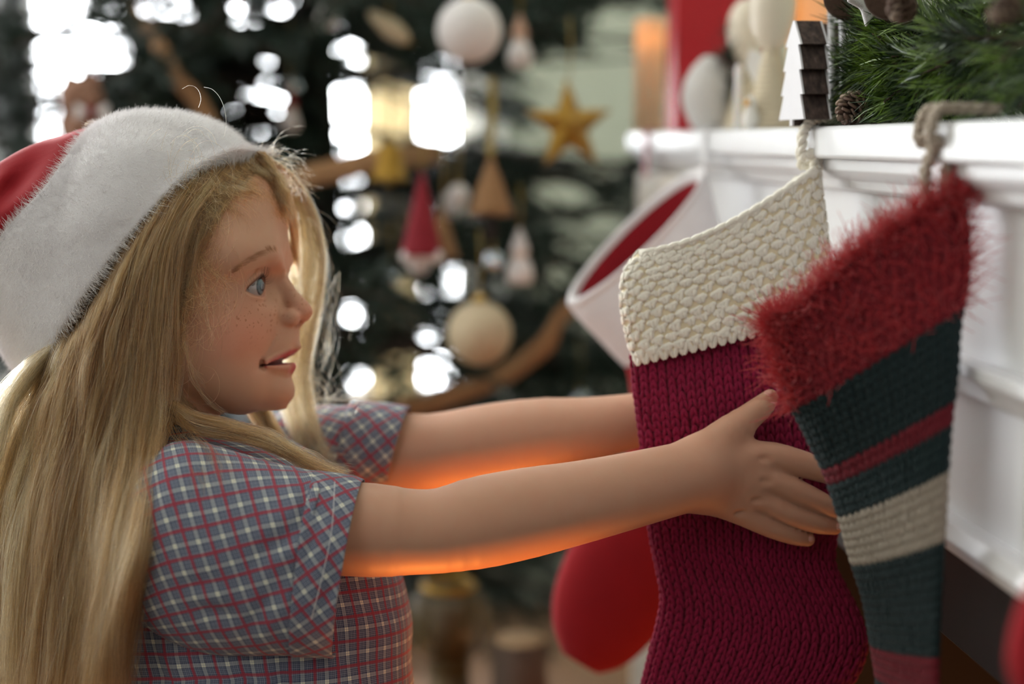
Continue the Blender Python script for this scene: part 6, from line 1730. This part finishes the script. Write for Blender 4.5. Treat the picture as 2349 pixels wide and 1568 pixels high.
# white bird
c = W(892, 62, 1.71); bd = root_at('bird_ornament', c, 'pale cream bird ornament high on the tree left of the white bauble', 'ornament'); u = px_r(58, 1.71)
dr = RIGHT * 0.8 - UP * 0.6
m = MB(); m.lathe([(0.001, -u), (u * 0.18, -u * 0.85), (u * 0.30, -u * 0.4), (u * 0.42, u * 0.1), (u * 0.34, u * 0.6), (u * 0.2, u * 0.9), (0.001, u)], c, dr, 20); m.build('body', ivory_gl, bd, True)
m = MB(); m.lathe([(u * 0.07, u * 0.95), (0.0005, u * 1.2)], c, dr, 8); m.build('beak', gold, bd, True); cord(bd, c + UP * u * 0.4)
# gold cord hanging from the upper branches
P = spline(np.array([W(1128, 180, 1.67), W(1130, 250, 1.66), W(1126, 320, 1.64), W(1126, 356, 1.63)]), 20); m = MB(); m.tube(P, 0.0045, 8)
tag(m.build('tassel_cord', cordm, None, True), 'thick gold cord hanging above the burlap tree ornament', 'cord')
# burlap ribbon wound round the tree
def ribbon_on_tree(pts, w, label):
    P = spline(np.array([W(*p) for p in pts]), 40); T_, N_, B_ = frames(P)
    wv = UP[None] * np.ones((40, 1)); wv = wv - T_ * (wv * T_).sum(1)[:, None]; wv /= np.linalg.norm(wv, axis=1)[:, None]; wv = wv * w
    tk = np.cross(T_, wv); tk = tk / np.linalg.norm(tk, axis=1)[:, None] * 0.0015
    P = P + tk * 3 * np.sin(np.linspace(0, 14, 40))[:, None]
    rb = MB(); rb.add(np.concatenate([P + wv, P - wv, P + wv + tk, P - wv + tk]), [(i, i + 1, 40 + i + 1, 40 + i) for i in range(39)] + [(80 + i + 1, 80 + i, 120 + i, 120 + i + 1) for i in range(39)] + [(i + 1, i, 80 + i, 81 + i) for i in range(39)] + [(40 + i, 41 + i, 121 + i, 120 + i) for i in range(39)])
    tag(rb.build('burlap_ribbon', burlap, None, True), label, 'ribbon', 'burlap ribbons on the tree')
ribbon_on_tree([(280, -40, 2.0), (330, 60, 1.75), (400, 160, 1.71), (455, 240, 1.69), (500, 330, 1.69)], 0.011, 'brown burlap ribbon running down the upper left of the tree')
ribbon_on_tree([(640, 430, 1.73), (740, 396, 1.69), (850, 372, 1.67), (940, 360, 1.69), (1000, 348, 1.95)], 0.014, 'brown burlap ribbon across the middle of the tree behind the gold bell')
ribbon_on_tree([(1340, 690, 1.75), (1290, 730, 1.69), (1240, 800, 1.67), (1170, 850, 1.69), (1080, 890, 1.73), (960, 930, 1.75), (800, 935, 1.73)], 0.012, 'brown burlap ribbon curving round the lower right of the tree')

# ------------------------------------------------------------------ small table with a lantern and a birch log, in front of the tree
tt = W(1090, 1700, 1.70); tz = tt[2]
tbl = empty('side_table', (tt[0], tt[1], 0)); tag(tbl, 'low round dark wooden side table standing before the tree', 'table')
dw = simple('dark_walnut', lin((58, 42, 34)), 0.5, 0.2, 30)
m = MB(); m.lathe([(0.001, tz - 0.02), (0.15, tz - 0.02), (0.155, tz - 0.01), (0.15, tz), (0.001, tz)], (tt[0], tt[1], 0), n=40); m.build('table_top', dw, tbl, True)
for k in range(3):
    a = k * 2.0944 + 0.4; m = MB(); m.tube([(tt[0] + 0.10 * math.cos(a), tt[1] + 0.10 * math.sin(a), tz - 0.02), (tt[0] + 0.14 * math.cos(a), tt[1] + 0.14 * math.sin(a), 0.0)], [0.012, 0.009], 10); m.build('leg', dw, tbl, True)
lc = W(1030, 1440, 1.69); lc[2] = tz; lr = px_r(100, 1.69)
lan = empty('lantern', tuple(lc)); tag(lan, 'round gold-rimmed glass lantern with a dark candle on the low table', 'lantern')
zc = W(1030, 1420, 1.69)[2] - tz
gls = NT('lantern_glass'); _mx = gls.n('ShaderNodeMixShader', i_0=0.30); _tr = gls.n('ShaderNodeBsdfTransparent'); gls.set(_tr.inputs[0], (0.92, 0.90, 0.84)); gls.p(Base_Color=(*lin((120, 100, 62)), 1), Roughness=0.3)
gls.t.links.new(_tr.outputs[0], _mx.inputs[1]); gls.t.links.new(gls.b.outputs[0], _mx.inputs[2]); gls.t.links.new(_mx.outputs[0], gls.out.inputs[0])
prof = [(lr * 0.45, 0.012)] + [(lr * math.sin(a), zc - lr * math.cos(a)) for a in np.linspace(0.5, 2.55, 22)]
V, Fc = lathe(prof, lc, n=40); Fc = Fc[:-2]; mesh('globe', V, Fc, gls.m, lan)
m = MB(); m.lathe([(lr * 0.5, 0.0005), (lr * 0.62, 0.0005), (lr * 0.55, 0.02), (lr * 0.45, zc - lr * 0.86), (lr * 0.40, zc - lr * 0.88)], lc, n=32); m.build('foot', simple('dark_bronze', lin((84, 68, 44)), 0.5, Metallic=0.6), lan, True)
m = MB(); a = np.linspace(0, 2 * math.pi, 41); m.tube(np.stack([lc[0] + lr * 0.56 * np.cos(a), lc[1] + lr * 0.56 * np.sin(a), np.full(41, lc[2] + zc + lr * 0.83)], 1), 0.005, 8); m.build('rim', gold, lan, True)
m = MB(); m.lathe([(0.001, zc - lr * 0.82), (lr * 0.40, zc - lr * 0.82), (lr * 0.40, zc + lr * 0.30), (lr * 0.3, zc + lr * 0.32), (0.001, zc + lr * 0.28)], lc, n=24); m.build('candle', simple('brown_wax', lin((70, 58, 46)), 0.6), lan, True)
bc = W(1192, 1500, 1.67); bc[2] = tz; br_ = px_r(62, 1.67); bh_ = W(1192, 1462, 1.67)[2] - tz
blog = empty('birch_log', tuple(bc)); tag(blog, 'short sawn log with a pale top standing beside the glass lantern', 'log')
m = MB(); m.lathe([(0.001, 0.0006), (br_, 0.0006), (br_ * 1.02, bh_ * 0.5), (br_, bh_ - 0.002), (br_ * 0.93, bh_ - 0.001)], bc, n=32); m.build('bark', simple('grey_bark', lin((92, 76, 66)), 0.9, 0.35, 40, 0.6, 160), blog, True)
m = MB(); m.lathe([(0.001, bh_ - 0.004), (br_ * 0.94, bh_ - 0.004), (br_ * 0.94, bh_ + 0.0005), (0.001, bh_ + 0.001)], bc, n=32); m.build('sawn_top', simple('sawn_wood', lin((176, 146, 112)), 0.8, 0.12, 60), blog, True)
